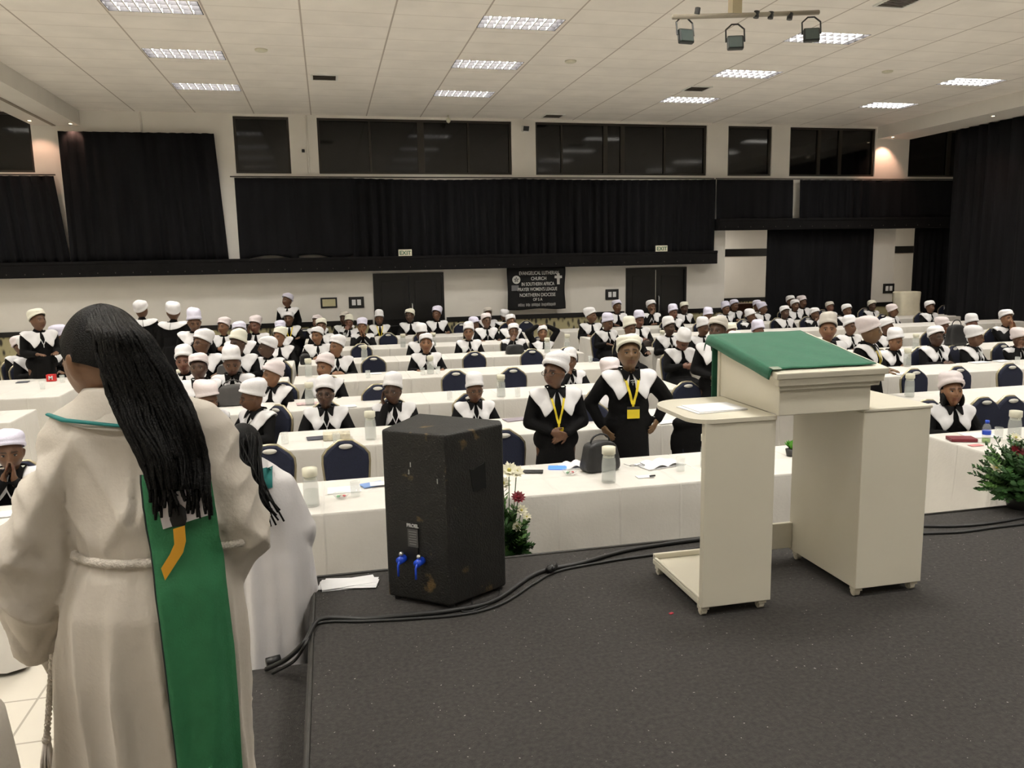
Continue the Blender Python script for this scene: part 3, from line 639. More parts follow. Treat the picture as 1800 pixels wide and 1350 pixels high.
# ------------------------------------------------------------------ chairs
def outline_back(w=.205, h0=.0, h1=.46):
    # shield shaped banquet chair back (x, z)
    return [(-w*.80, h0), (-w*.92, h0+.15), (-w, h0+.30), (-w*.98, h0+.355), (-w*.80, h0+.395), (-w*.30, h1-.004), (0, h1), (w*.30, h1-.004), (w*.80, h0+.395), (w*.98, h0+.355), (w, h0+.30), (w*.92, h0+.15), (w*.80, h0)]
def make_chair():
    r = empty('banquet_chair', (0, 0, 0))
    # front of the chair is -Y; seat top .45, back top .90
    b = MB(); b.box((0, 0, .43), (.40, .40, .055), bev=.018); b.obj('seat', M_navy, r, True)
    O = outline_back(.168); tilt = lambda x, z: (x, .19+.14*(z)*.6, .455+z)
    b = MB(); ins = [(x*.97, z) for x, z in O]; n = len(ins)
    fr = [Vector(tilt(x, z))+Vector((0, -.03, 0)) for x, z in ins]; bk = [Vector(tilt(x, z))+Vector((0, .012, 0)) for x, z in ins]
    fi = [Vector(tilt(x*.88, .02+z*.94))+Vector((0, -.04, 0)) for x, z in ins]
    b.add(fr+bk+fi, [(i, (i+1) % n, n+(i+1) % n, n+i) for i in range(n)]+[(i, (i+1) % n, 2*n+(i+1) % n, 2*n+i) for i in range(n)]+[tuple(range(2*n, 3*n)), tuple(range(n, 2*n))])
    bkp = b.obj('backrest', M_navy, r)
    b = MB(); b.tube([tilt(x, z) for x, z in O], .013, 8); b.tube([tilt(-.148, 0), tilt(.148, 0)], .009, 6)
    for s in (-1, 1): b.tube([(s*.148, .19, .455), (s*.165, .19, .42)], .012, 8)
    b.obj('back_frame', M_gold, r, True)
    b = MB(); c = tilt(0, .425); b.lathe([(.001, 0), (.05, 0), (.05, .004), (.001, .004)], n=18, sy=.38); o = b.obj('grip_opening', mat('white_grip_plate', (.72, .70, .64), .5), r, True, (c[0], c[1]-.046, c[2])); o.rotation_euler = (PI/2-.08, 0, 0)
    for x, y, dx, dy in ((-.165, .17, -.01, .05), (.165, .17, .01, .05), (-.165, -.17, -.01, -.015), (.165, -.17, .01, -.015)):
        b = MB(); b.tube([(x, y, .42), (x+dx, y+dy, .003)], .0125, 8); b.obj('leg', M_gold, r, True)
    return r
CH0 = make_chair(); CH0_used = False
# single-mesh version for chairs hidden behind people
jm = MB()
for ch in CH0.children:
    vv = getv(ch.data) @ np.array(ch.rotation_euler.to_matrix()).T + np.array(ch.location); jm.add(vv, [tuple(p.vertices) for p in ch.data.polygons], ch.data.materials[0])
CHM = jm.mesh('banquet_chair_simple')
def chair(x, y, rz, lab, full=True, grp='navy banquet chairs with champagne frames'):
    global CH0_used
    if full:
        if not CH0_used: o = CH0; CH0_used = True
        else: o = copy_tree(CH0)
    else: o = new('banquet_chair', CHM)
    o.location = (x, y, 0); o.rotation_euler = (0, 0, rz); return tag(o, lab, 'chair', grp)

# ------------------------------------------------------------------ tables
ROWY = [4.65, 6.38, 8.12, 10.0, 11.82, 13.65, 15.42]; TD = .72; TW = 1.44
def cloth_mesh(W, D, seed):
    r = np.random.default_rng(seed); per = []
    nx, ny = 48, 24; rad = .02
    def side():
        for i in range(nx): yield (-W/2+W*i/nx, -D/2, 0, -1, i/nx)
        for i in range(ny): yield (W/2, -D/2+D*i/ny, 1, 0, 1+i/ny)
        for i in range(nx): yield (W/2-W*i/nx, D/2, 0, 1, 2+i/nx)
        for i in range(ny): yield (-W/2, D/2-D*i/ny, -1, 0, 3+i/ny)
    S = list(side()); n = len(S); ph = r.uniform(0, 6.3, 6)
    levels = [(.0, .754), (.006, .748), (.010, .735), (.012, .6), (.018, .42), (.026, .22), (.032, .025)]
    vs = []
    for off, z in levels:
        t = (.754-z)/.73
        for x, y, nx_, ny_, s in S:
            c = min(abs(abs(x)-W/2)+abs(abs(y)-D/2), .12)/.12     # corner closeness
            L = (x if ny_ else y)
            wv = math.sin(L*9+ph[0])*.5+math.sin(L*21+ph[1]+t)*.3+math.sin(L*4+ph[2])*.4
            o = off+t*(.010*wv+.012)*(1 if z > .7 or True else 0)+(1-c)*t*.035
            o = o if z < .74 else off
            k = (1-c)*.0
            cxx = math.copysign(1, x)*(1-c)*t*.02 if ny_ else 0; cyy = math.copysign(1, y)*(1-c)*t*.02 if nx_ else 0
            vs.append((x+nx_*o+cxx, y+ny_*o+cyy, z))
    fs = [(l*n+i, (l+1)*n+i, (l+1)*n+(i+1) % n, l*n+(i+1) % n) for l in range(len(levels)-1) for i in range(n)]
    fs.append(tuple(range(n)))
    # fold creases: pressed lines on the top
    mb = MB(); mb.add(vs, fs, M_cloth); return mb.mesh('tablecloth', None, True)
def flat_top(me):
    for p in me.polygons:
        if len(p.vertices) > 4: p.use_smooth = False
CLM = [cloth_mesh(TW-.012, TD, s) for s in range(4)]
for m_ in CLM: flat_top(m_)
def make_table(W, D):
    r = empty('banquet_table', (0, 0, 0)); MB().b2((-W/2+.01, -D/2+.01, .71), (W/2-.01, D/2-.01, .745)).obj('tabletop', M_wood, r)
    for sx in (-1, 1):
        for sy in (-1, 1): b = MB(); b.tube([(sx*(W/2-.1), sy*(D/2-.08), .71), (sx*(W/2-.1), sy*(D/2-.08), 0)], .014, 8); b.obj('leg', M_silver, r, True)
    return r
TB0 = None; tcount = 0; TRECT = []
def table(x0, y0, lab, W=TW, D=TD, rz=0):
    global TB0, tcount
    cx, cy = x0+W/2, y0+D/2
    std = (W == TW and D == TD)
    if std:
        o = make_table(TW-.012, TD) if TB0 is None else copy_tree(TB0)
        TB0 = TB0 or o; me = CLM[tcount % 4]
    else: o = make_table(W, D); me = cloth_mesh(W, D, 9); flat_top(me)
    o.location = (cx, cy, 0); TRECT.append((x0, y0, x0+W, y0+D)); tag(o, 'banquet table under its cloth, '+lab, 'table', 'banquet tables set in rows')
    c = new('tablecloth', me, None, (cx, cy, .0)); tag(c, 'white tablecloth, '+lab, 'tablecloth', 'white tablecloths on the rows of tables'); tcount += 1
ROWN = ['front row', 'second row', 'third row', 'fourth row', 'fifth row', 'sixth row', 'back row']
NTH = ['first', 'second', 'third', 'fourth', 'fifth', 'sixth', 'seventh', 'eighth']
RIGHT0 = 4.60; rightn = [1, 3, 4, 5, 6, 7, 8]; MIDX = -.48
for r, y in enumerate(ROWY):
    for k in range(3): table(MIDX+k*TW, y, '%s, middle block, %s from the left' % (ROWN[r], NTH[k]))
    for k in range(min(rightn[r], 7)): table(RIGHT0+k*TW, y, '%s, right block, %s from the aisle' % (ROWN[r], NTH[k]))
for r in (2, 3, 4): table(-.56-TW, ROWY[r], '%s, short piece left of the middle block' % ROWN[r])
table(-1.80-TW, 4.65, 'front row of the left block beside the robed woman')
table(-3.05-TW, 8.42, 'third row of the left block, nearest the aisle')
table(-3.05-2*TW, 8.42, 'third row of the left block, second from the aisle')
table(-3.10-1.6, 10.0, 'deep double table of the left block with cups on it', 1.6, 1.75)
for r in (4, 5, 6):
    for k in range(2): table(-3.55-k*TW, ROWY[r]+(1.2 if r == 4 else .3)*0+(.75 if r == 4 else 0)*1, '%s, left block, %s from the aisle' % (ROWN[r], NTH[k])) if r > 4 else None

# ------------------------------------------------------------------ tableware
def make_carafe():
    r = empty('water_carafe', (0, 0, 0)); b = MB()
    b.lathe([(.001, .0), (.046, .0), (.048, .006), (.047, .13), (.042, .165), (.040, .185), (.037, .185), (.039, .165), (.044, .13), (.045, .012), (.001, .008)], n=20); b.obj('glass_body', M_glass, r, True)
    b = MB(); b.lathe([(.001, .185), (.038, .185), (.045, .19), (.045, .235), (.001, .24)], n=20); b.lathe([(.034, .165), (.036, .185)], n=20); b.obj('lid', M_lid, r, True)
    b = MB(); b.lathe([(.001, .010), (.0435, .012), (.043, .10), (.001, .101)], n=20); b.obj('water', mat('still_water', (.55, .60, .56), .05), r, True)
    return r
MATS['still_water'] = MATS.get('still_water') or mat('still_water', (.55, .60, .56), .05); MATS['still_water'].node_tree.nodes['Principled BSDF'].inputs['Alpha'].default_value = .22
def make_glass():
    b = MB(); b.lathe([(.001, 0), (.028, 0), (.031, .095), (.029, .095), (.0265, .008), (.001, .006)], n=18); return b.obj('drinking_glass', M_glass, None, True)
CA0 = GL0 = None
def rown(y): return min(range(7), key=lambda i: abs(ROWY[i]+.36-y))
def onT(px, py, z=.757, mg=.07):
    q = onZ(px, py, z); best = min(TRECT, key=lambda t: max(t[0]-q[0], q[0]-t[2], 0)+max(t[1]-q[1], q[1]-t[3], 0))
    return np.array([min(max(q[0], best[0]+mg), best[2]-mg), min(max(q[1], best[1]+mg), best[3]-mg), z])
def carafe(px, py, lab):
    global CA0
    o = make_carafe() if CA0 is None else copy_tree(CA0); CA0 = CA0 or o; o.location = onT(px, py); o.rotation_euler = (0, 0, random.uniform(-2, 2)); tag(o, lab, 'carafe', 'glass water carafes on the tables')
def glass(px, py, lab):
    global GL0
    if GL0 is None: o = make_glass(); GL0 = o
    else: o = GL0.copy(); C.objects.link(o)
    o.location = onT(px, py); tag(o, lab, 'glass', 'drinking glasses on the tables')
for a in [(548, 889, 'front-row carafe with a cream lid, left of the speaker'), (652, 772, 'carafe on the second-row table beside the speaker top'), (881, 697, 'carafe alone on the third-row table between two empty chairs'),
          (1070, 847, 'carafe in the very front on the table before the two standing women'), (1243, 822, 'carafe half hidden by the lectern on the front table'), (545, 712, 'carafe by the woman in the third row, left block side'),
          (543, 662, 'carafe on the fourth-row table left of the middle'), (757, 657, 'carafe before the woman sitting alone with parted lips'), (962, 620, 'carafe before the woman with hands on her head'),
          (641, 634, 'carafe on the fifth row left of an empty chair'), (709, 611, 'carafe on the sixth row near the left door'), (1598, 697, 'carafe with blue tinted glass behind the lectern right shelf'),
          (1609, 614, 'carafe on the third row right block near the aisle'), (1782, 775, 'carafe at the right edge on the front table'), (364, 650, 'carafe on the third row beside the dark haired glasses wearer'),
          (312, 690, 'carafe at the left end near the braids'), (1142, 600, 'carafe on the far right side of the middle block'), (765, 611, 'carafe on the sixth row right of the pair of hats'), (1570, 640, 'carafe before the reading women behind the lectern'), (1000, 612, 'white topped carafe right of the raised arms')]: carafe(*a)
for a in [(625, 872, 'glass beside the white place sheet on the front table'), (468, 782, 'glass at the left end of the second-row table'), (791, 703, 'glass left of the bowed woman in spectacles'), (910, 697, 'glass right of the lone third-row carafe'),
          (743, 659, 'glass left of the fourth-row carafe'), (1196, 828, 'glass beside the open booklet on the front table'), (816, 621, 'glass before the woman with folded hands'), (1030, 634, 'glass near the raised chair back right of centre'),
          (647, 664, 'glass on the fourth row left of the centre'), (484, 890, 'glass at the left corner of the front table'), (1755, 772, 'glass between the blue capped bottle and the right edge carafe'), (75, 684, 'glass on the left block table with cups'),
          (592, 783, 'glass before the hero woman of the second row'), (770, 657, 'glass right of the fourth-row carafe'), (915, 617, 'glass on the black bag side of the fifth row'), (1788, 640, 'glass at the far right of the third row'), (605, 590, 'glass on the sixth row before the bent heads'),
          (110, 672, 'glass behind the red box on the left table')]: glass(*a)
# small items
def item(name, mb, m, px, py, lab, cat, z=.757, rz=0., grp=None):
    q = onT(px, py, z); o = mb.obj(name, m, None, False, q); o.rotation_euler = (0, 0, rz); return tag(o, lab, cat, grp)
def sheet(w, d, h=.003): return MB().box((0, 0, h/2), (w, d, h))
item('place_sheet', sheet(.21, .15), M_paper, 605, 861, 'white sheet on the front table below the empty navy chair', 'paper')
ph = item('notebook_phone', MB().box((0, 0, .006), (.15, .09, .01), bev=.003), mat('blue_white_case', (.25, .4, .75), .3), 655, 853, 'blue edged phone under white paper left of the speaker', 'phone', rz=.3)
item('note_paper', sheet(.13, .09), M_paper, 668, 850, 'white paper lying over the blue edged phone', 'paper', z=.768)
item('phone', MB().box((0, 0, .005), (.14, .07, .009), bev=.003), M_black, 937, 830, 'black phone on the front table right of the speaker', 'phone', rz=-.3)
item('phone', MB().box((0, 0, .005), (.13, .08, .009), bev=.003), mat('lit_blue_screen', (.12, .3, .85), .2, emis=(.1, .3, 1), es=.4), 980, 823, 'phone with a lit blue screen before the woman looking left', 'phone', rz=-.3)
def open_book(w=.15, d=.2):
    b = MB(); n = 8; vs = []
    for s in (-1, 1):
        for i in range(n+1):
            u = i/n; z = .006+.022*math.sin(min(u*1.3, 1)*PI)*(1-u*.4)
            for y in (-d/2, d/2): vs.append((s*u*w, y, z))
    for o in (0, 2*(n+1)):
        b.f += []; 
    fs = [(o+2*i, o+2*i+2, o+2*i+3, o+2*i+1) for o in (0, 2*(n+1)) for i in range(n)]
    b.add(vs, fs); b.box((0, 0, .002), (2*w, d, .004)); return b
item('open_book', open_book(.11, .15), M_paper, 1012, 819, 'open white booklet between the blue phone and the black bag', 'book', rz=.2)
item('open_book', open_book(.16, .18), M_paper, 1160, 817, 'open white booklet before the standing woman with hands on hips', 'book', rz=.25)
b = MB()
for s in (-1, 1): b.tube([(s*.03+.025*math.cos(a), .018*math.sin(a), .02) for a in np.linspace(0, 2*PI, 13)], .002, 5, cap=False); b.tube([(s*.055, 0, .02), (s*.06, .10, .01)], .0018, 5)
b.tube([(-.006, 0, .02), (.006, 0, .02)], .002, 5); item('spectacles', b, M_black, 1120, 823, 'folded spectacles on the front table left of the open booklet', 'spectacles')
item('paper_note', sheet(.11, .06), M_paper, 1133, 838, 'small white card with a dark clip near the front table edge', 'card')
item('clip', MB().tube([(-.02, 0, .006), (.02, .003, .006)], .006, 6), M_black, 1147, 838, 'small dark clip on the white card', 'clip', z=.762)
def bowl(): return MB().lathe([(.001, 0), (.03, 0), (.055, .03), (.052, .03), (.028, .005), (.001, .004)], n=18)
def sweets_bowl(px, py, lab):
    q = onZ(px, py, .757); r = bowl().obj('sweets_bowl', M_glass, None, True, q); tag(r, lab, 'bowl')
    for k, c in enumerate([(.5, .02, .03), (.6, .6, .5), (.05, .3, .1), (.7, .6, .6)]):
        a = k*1.6; o = MB().ell((0, 0, 0), (.012, .009, .008), n=8, k=6).obj('sweet', mat('sweet_%d' % k, c, .3), None, True, (q[0]+.018*math.cos(a), q[1]+.018*math.sin(a), q[2]+.014)); tag(o, '%s wrapped sweet in the %s' % (['red', 'cream', 'green', 'pink'][k], 'small bowl left of the speaker' if px < 800 else 'small bowl beside the blue lit phone'), 'sweet')
sweets_bowl(600, 876, 'small glass bowl of sweets left of the speaker on the front table')
sweets_bowl(1002, 834, 'small glass bowl of sweets beside the blue lit phone')
def handbag(w, h, d, px=None, py=None, lab='', m=None, rz=0, z=.757, pos=None, strap=True):
    q = pos if pos is not None else onT(px, py, z, .1); r = empty('handbag', q, rz); b = bmesh.new(); bmesh.ops.create_cube(b, size=1)
    bmesh.ops.subdivide_edges(b, edges=b.edges[:], cuts=3, use_grid_fill=True)
    for v in b.verts:
        t = v.co.z+.5; v.co.x *= w*(1-.22*t*t); v.co.y *= d*(1-.45*t); v.co.z = t*h*(1-.12*(v.co.x/w)**2*4)
        v.co.x += random.uniform(-1, 1)*.012; v.co.y += random.uniform(-1, 1)*.008
    for v in b.verts: v.co.z = max(v.co.z, 0)
    me = bpy.data.meshes.new('bag'); b.to_mesh(me); b.free(); me.polygons.foreach_set('use_smooth', [True]*len(me.polygons)); me.materials.append(m or mat('black_leather', (.014, .014, .015), .45, .2, 14, .3, 60))
    o = new('bag_body', me, r); s = o.modifiers.new('s', 'SUBSURF'); s.levels = 1; s.render_levels = 1
    if strap: q2 = MB(); q2.tube([(w*.28*math.cos(a), 0, h*.93+h*.28*math.sin(a)) for a in np.linspace(0, PI, 9)], .007, 6); q2.obj('strap', m or MATS['black_leather'], r, True)
    return tag(r, lab, 'bag')
handbag(.27, .21, .14, 1055, 826, 'black leather bag on the front table between the two standing women', rz=.2)
M_grey_bag = mat('grey_bag_cloth', (.055, .052, .05), .6, .15, 12)
handbag(.32, .24, .12, 405, 672, 'grey bag standing on a table before the bowed woman', M_grey_bag, strap=False)
handbag(.34, .22, .16, 412, 712, 'dark gathered bag beside the pinkish hat', M_grey_bag)
handbag(.16, .16, .10, 526, 641, 'small black bag on the fifth row', None)
handbag(.30, .15, .14, 905, 622, 'black bag before the woman covering her mouth', None, strap=False)
handbag(.30, .33, .2, 1679, 607, 'black backpack on the third row between two women', None)
handbag(.16, .10, .1, 1138, 609, 'small dark bag with a brown part near the aisle', mat('dark_brown_leather', (.03, .02, .015), .5))
# right block hero table
item('red_book', MB().box((0, 0, .012), (.19, .12, .024), bev=.003), mat('dark_red_cover', (.16, .01, .02), .5), 1690, 774, 'dark red book under the hand of the front right woman', 'book', rz=-.35)
item('paper_sheet', sheet(.26, .19), M_paper, 1722, 765, 'white papers right of the dark red book', 'paper', rz=-.2)
item('pink_note', sheet(.10, .05), mat('pink_note_paper', (.7, .25, .25), .6), 1715, 783, 'pinkish paper near the corner of the front right table', 'paper')
q = onZ(1733, 777, .757); r = empty('water_bottle', q); b = MB(); b.lathe([(.001, 0), (.027, 0), (.03, .01), (.03, .11), (.022, .135), (.012, .145), (.012, .15), (.001, .15)], n=16); b.obj('bottle_body', M_glass, r, True)
MB().lathe([(.001, .147), (.015, .147), (.015, .17), (.001, .172)], n=14).obj('cap', mat('blue_cap', (.02, .08, .6), .4), r, True); MB().lathe([(.0305, .06), (.0312, .061), (.0312, .09), (.0305, .091)], n=16).obj('bottle_label', MATS['blue_cap'], r, True)
MB().lathe([(.001, .003), (.0285, .003), (.0285, .03), (.001, .03)], n=16).obj('green_drink', mat('green_drink', (.3, .5, .1), .3), r, True); tag(r, 'small water bottle with blue cap on the front right table', 'bottle')
for px, py, lab, rz, w in ((610, 724+2, 'magazine on the third-row table left of the centre', .1, .2), (565, 770, 'dark folder with white note before the second-row woman', .1, .24), (592, 771, 'cream wrapped parcel on the second row behind the front empty chair', 0, .22), (385, 655, 'pale booklet', 0, .1), (905, 738, 'grey magazine right of the speaker top', .2, .2), (660, 657, 'white sheet on the fourth-row table', 0, .16), (542, 710, 'pink edged magazine beside the third-row carafe', .1, .24),
                              (1220, 628+0, 'blue booklet on the aisle end table', 0, .16), (1185, 748, 'small open papers with black pen on the second row right end', .1, .2), (1700, 634, 'newspaper on the third row right block', .1, .26), (1740, 632, 'crumpled papers on the third row right block', .2, .22), (1590, 657, 'reading sheets before the women behind the lectern', .1, .3), (8, 905, 'white papers on the front table at the left edge', .2, .25), (40, 672, 'dark booklet on the left block table', .1, .14)):
    if lab == 'pale booklet': continue
    m_ = M_paper
    if 'dark' in lab: m_ = mat('dark_folder', (.05, .05, .07), .5)
    if 'blue booklet' in lab: m_ = mat('blue_cover', (.12, .42, .62), .5)
    if 'grey magazine' in lab: m_ = mat('grey_cover', (.3, .26, .3), .5)
    if 'pink' in lab: m_ = mat('magazine_cover', (.62, .45, .45), .4, .5, 25)
    if 'cream' in lab: m_ = mat('cream_wrap', (.6, .55, .42), .5, .3, 25)
    h = .05 if 'parcel' in lab else .008
    item('booklet' if 'parcel' not in lab else 'parcel', MB().box((0, 0, h/2), (w, .13, h), bev=.003), m_, px, py, lab, 'booklet' if 'parcel' not in lab else 'parcel', rz=rz)
# red box with M and cups on the left table
o = item('red_box', MB().box((0, 0, .045), (.11, .06, .09), bev=.003), mat('red_card', (.55, .02, .02), .5), 91, 670, 'red box with a white letter on the left block table', 'box')
new('lettering', text_mesh('M', .07, M_paper, .002, .002), o, (0, -.032, .045), (PI/2, 0, 0))
o = item('caddy_box', MB().box((0, 0, .04), (.08, .06, .08), bev=.003), mat('pinkish_card', (.6, .25, .22), .5), 395, 618, 'pinkish box on a left middle table among the seated women', 'box')
# lettuce-green plant seen through the lectern
r = empty('potted_plant', onZ(1390, 801, .757)); b = MB(); b.lathe([(.001, 0), (.03, 0), (.04, .05), (.001, .05)], n=14); b.obj('pot', mat('dark_pot', (.03, .03, .03), .5), r, True)
b = MB()
for k in range(26):
    a = random.uniform(0, 6.3); t = random.uniform(.2, 1.1); d = Vector((math.cos(a)*math.sin(t), math.sin(a)*math.sin(t), math.cos(t)))*.075
    p0 = Vector((0, 0, .045)); s = d.cross(Vector((0, 0, 1))).normalized()*.016; b.add([p0, p0+d*.6+s, p0+d, p0+d*.6-s], [(0, 1, 2, 3)])
b.obj('foliage', mat('lettuce_green', (.12, .40, .04), .5), r); tag(r, 'small bright green plant on the front table, seen through the lectern', 'plant')

# ------------------------------------------------------------------ flower arrangements
def leaf_spray(b, base, tip, n, ln, seed, m, wd=.012):
    r = np.random.default_rng(seed); base = Vector(base); tip = Vector(tip); d = tip-base
    b.tube([base, base+d*.5+Vector((0, 0, .02)), tip], .0025, 5, m)
    for i in range(n):
        t = .15+.85*i/n; p0 = base+d*t+Vector((0, 0, .02*4*t*(1-t)))
        for s in (-1, 1):
            side = d.normalized().cross(Vector((r.uniform(-.4, .4), r.uniform(-.4, .4), 1))).normalized()*s
            q = (side+d.normalized()*.7+Vector((0, 0, r.uniform(-.1, .3)))).normalized()*ln*(1-.55*t); e = q.cross(d).normalized()*wd*(1-.4*t)
            b.add([p0, p0+q*.45+e, p0+q, p0+q*.45-e], [(0, 1, 2, 3)], m)
def flower(b, c, r, m, cm, petals=8, layers=2, up=Vector((0, -.6, .8))):
    c = Vector(c); up = up.normalized(); a = up.orthogonal().normalized(); bb = up.cross(a)
    for L in range(layers):
        for k in range(petals):
            q = 2*PI*(k+.5*L)/petals; d = a*math.cos(q)+bb*math.sin(q); s = up.cross(d); rr = r*(1-.3*L); lift = .25+.35*L
            b.add([c, c+d*rr*.5+s*rr*.28+up*rr*lift*.5, c+d*rr+up*rr*lift, c+d*rr*.5-s*rr*.28+up*rr*lift*.5], [(0, 1, 2, 3)], m)
    b.ell(c+up*r*.15, (r*.2,)*3, n=8, k=6, m=cm)
M_leaf = mat('dark_leaf_green', (.025, .085, .015), .5, .4, 20); M_leaf2 = mat('fresh_leaf_green', (.07, .17, .03), .5, .3, 20)
M_cream = mat('cream_petal', (.75, .72, .55), .5, .05, 20); M_red = mat('dark_red_petal', (.16, .004, .012), .5, .1, 20); M_yc = mat('flower_centre', (.5, .45, .1), .6)
def arrangement(px0, py0, X, Y, z0, H, W, lab, seed, flowers, nspray=60):
    r = empty('flower_arrangement', (X, Y, z0)); rg = np.random.default_rng(seed)
    b = MB(); b.lathe([(.001, 0), (.07, 0), (.09, .08), (.001, .08)], n=16); b.obj('pot', mat('dark_pot', (.03, .03, .03), .5), r, True)
    b = MB()
    for i in range(nspray):
        a = rg.uniform(0, 2*PI); el = rg.uniform(.0, 1.35) ; L = rg.uniform(.55, 1)
        tip = Vector((math.cos(a)*math.cos(el)*W*L, math.sin(a)*math.cos(el)*W*.75*L, .08+math.sin(el)*H*.85*L))
        if tip.z < .05: tip.z = .05
        leaf_spray(b, (0, 0, .07), tip, 11, .085, int(rg.integers(1e6)), M_leaf if i % 3 else M_leaf2, .014)
    b.obj('foliage', M_leaf, r)
    for (dx, dy, dz, rad, kind) in flowers:
        q = MB(); q.tube([(0, 0, .08), (dx*.6, dy*.6, dz*.6), (dx, dy, dz)], .003, 5, M_leaf2); flower(q, (dx, dy, dz), rad, M_cream if kind == 'c' else M_red, M_yc if kind == 'c' else M_red, 9 if kind == 'c' else 12, 2 if kind == 'c' else 4)
        q.obj('cream_flower' if kind == 'c' else 'red_flower', None, r)
    return tag(r, lab, 'flowers')
fa = onZ(1792, 892, .6)
arrangement(0, 0, float(fa[0]), float(fa[1]), .6, .50, .40, 'large leafy flower arrangement with cream and dark red flowers at the right stage edge', 3,
    [(-.10, -.05, .38, .05, 'r'), (-.20, 0, .27, .05, 'c'), (-.17, .02, .24, .045, 'c'), (.08, -.05, .40, .05, 'c'), (.13, 0, .42, .05, 'c'), (-.02, .05, .44, .04, 'c')], 210)
a = onY(905, 975, 4.22)
arrangement(0, 0, .93, 4.25, .46, .50, .15, 'slim flower arrangement with white and red flowers behind the speaker', 5,
    [(.0, -.03, .58, .06, 'c'), (.05, 0, .56, .05, 'c'), (-.03, 0, .50, .05, 'c'), (.05, -.03, .42, .045, 'r'), (.07, -.02, .34, .04, 'c'), (.04, -.03, .25, .04, 'c'), (.10, -.02, .30, .03, 'c')], 46)
# stand under the slim arrangement
q = MB(); q.lathe([(.001, 0), (.12, 0), (.12, .02), (.02, .03), (.02, .42), (.09, .44), (.09, .458), (.001, .458)], n=20); o = q.obj('plant_stand', M_black, None, True, (.93, 4.25, 0)); tag(o, 'black pedestal on the floor under the slim flower arrangement', 'stand')
# white draped stand at the right corridor opening
q = MB(); n = 28; vs = []
for z, rr in ((1.30, .30), (1.28, .32), (1.0, .30), (.6, .33), (.02, .38)):
    for k in range(n):
        a = 2*PI*k/n; R_ = rr*(1+.06*math.sin(7*a)*(1.3-z)); c_, s_ = math.cos(a), math.sin(a); sq = 1/max(abs(c_), abs(s_))**.6; vs.append((R_*sq*c_*.9, R_*sq*s_*.7, z))
q.add(vs, [(j*n+k, (j+1)*n+k, (j+1)*n+(k+1) % n, j*n+(k+1) % n) for j in range(4) for k in range(n)]+[tuple(range(n))]); o = q.obj('draped_stand', mat('cream_drape', (.68, .64, .50), .7), None, True, (13.35, WY-1.0, 0)); tag(o, 'tall stand draped in cream cloth before the narrow right pillar', 'stand')
# dark counter in the corridor with small things
o = MB().b2((8.8, WY+1.2, 0), (10.6, WY+1.7, 1.0), bev=.01).obj('counter', M_wood); tag(o, 'dark wooden counter in the corridor behind the opening', 'counter')
# ------------------------------------------------------------------ people
NZ = 1.03          # seated neck pivot height; head centre above it
HC = Vector((0, -.045, 1.135)); PIV = Vector((0, -.02, 1.04))
def head_verts(n=44, k=30):
    vs = []; fs = []
    for i in range(k+1):
        t = PI*i/k
        for j in range(n):
            q = 2*PI*j/n; vs.append((math.sin(t)*math.cos(q), math.sin(t)*math.sin(q), math.cos(t)))
    u = np.array(vs); p = u*np.array([.073, .093, .110])
    lo = np.clip(-u[:, 2], 0, 1); p[:, 0] *= 1-.30*lo**1.6; fr = np.clip(-u[:, 1], 0, 1)
    p[:, 1] += np.where(u[:, 1] > 0, -.012*lo*u[:, 1]*2, 0)
    x, z = p[:, 0], p[:, 2]; f = sstep(.15, .55, fr)
    nose = np.exp(-(x/(.009+.008*np.clip((.03-z)/.06, 0, 1)))**2)*np.where(z > -.022, np.clip((.035-z)/.055, 0, 1), np.clip((z+.036)/.014, 0, 1))
    d = .024*nose
    d -= .011*np.exp(-((np.abs(x)-.030)/.017)**2-((z-.010)/.013)**2)
    d += .004*np.exp(-((z-.034)/.010)**2)*(np.abs(x) < .055)
    d += .010*np.exp(-(x/.025)**2-((z+.046)/.007)**2)+.010*np.exp(-(x/.022)**2-((z+.060)/.007)**2)
    d += .008*np.exp(-(x/.022)**2-((z+.088)/.014)**2)
    d += .006*np.exp(-((np.abs(x)-.040)/.018)**2-((z+.018)/.022)**2)
    p[:, 1] -= d*f
    for i in range(k):
        for j in range(n): fs.append((i*n+j, (i+1)*n+j, (i+1)*n+(j+1) % n, i*n+(j+1) % n))
    return p, fs
HV, HF = head_verts()
HSC = 1.12
HV = HV*HSC
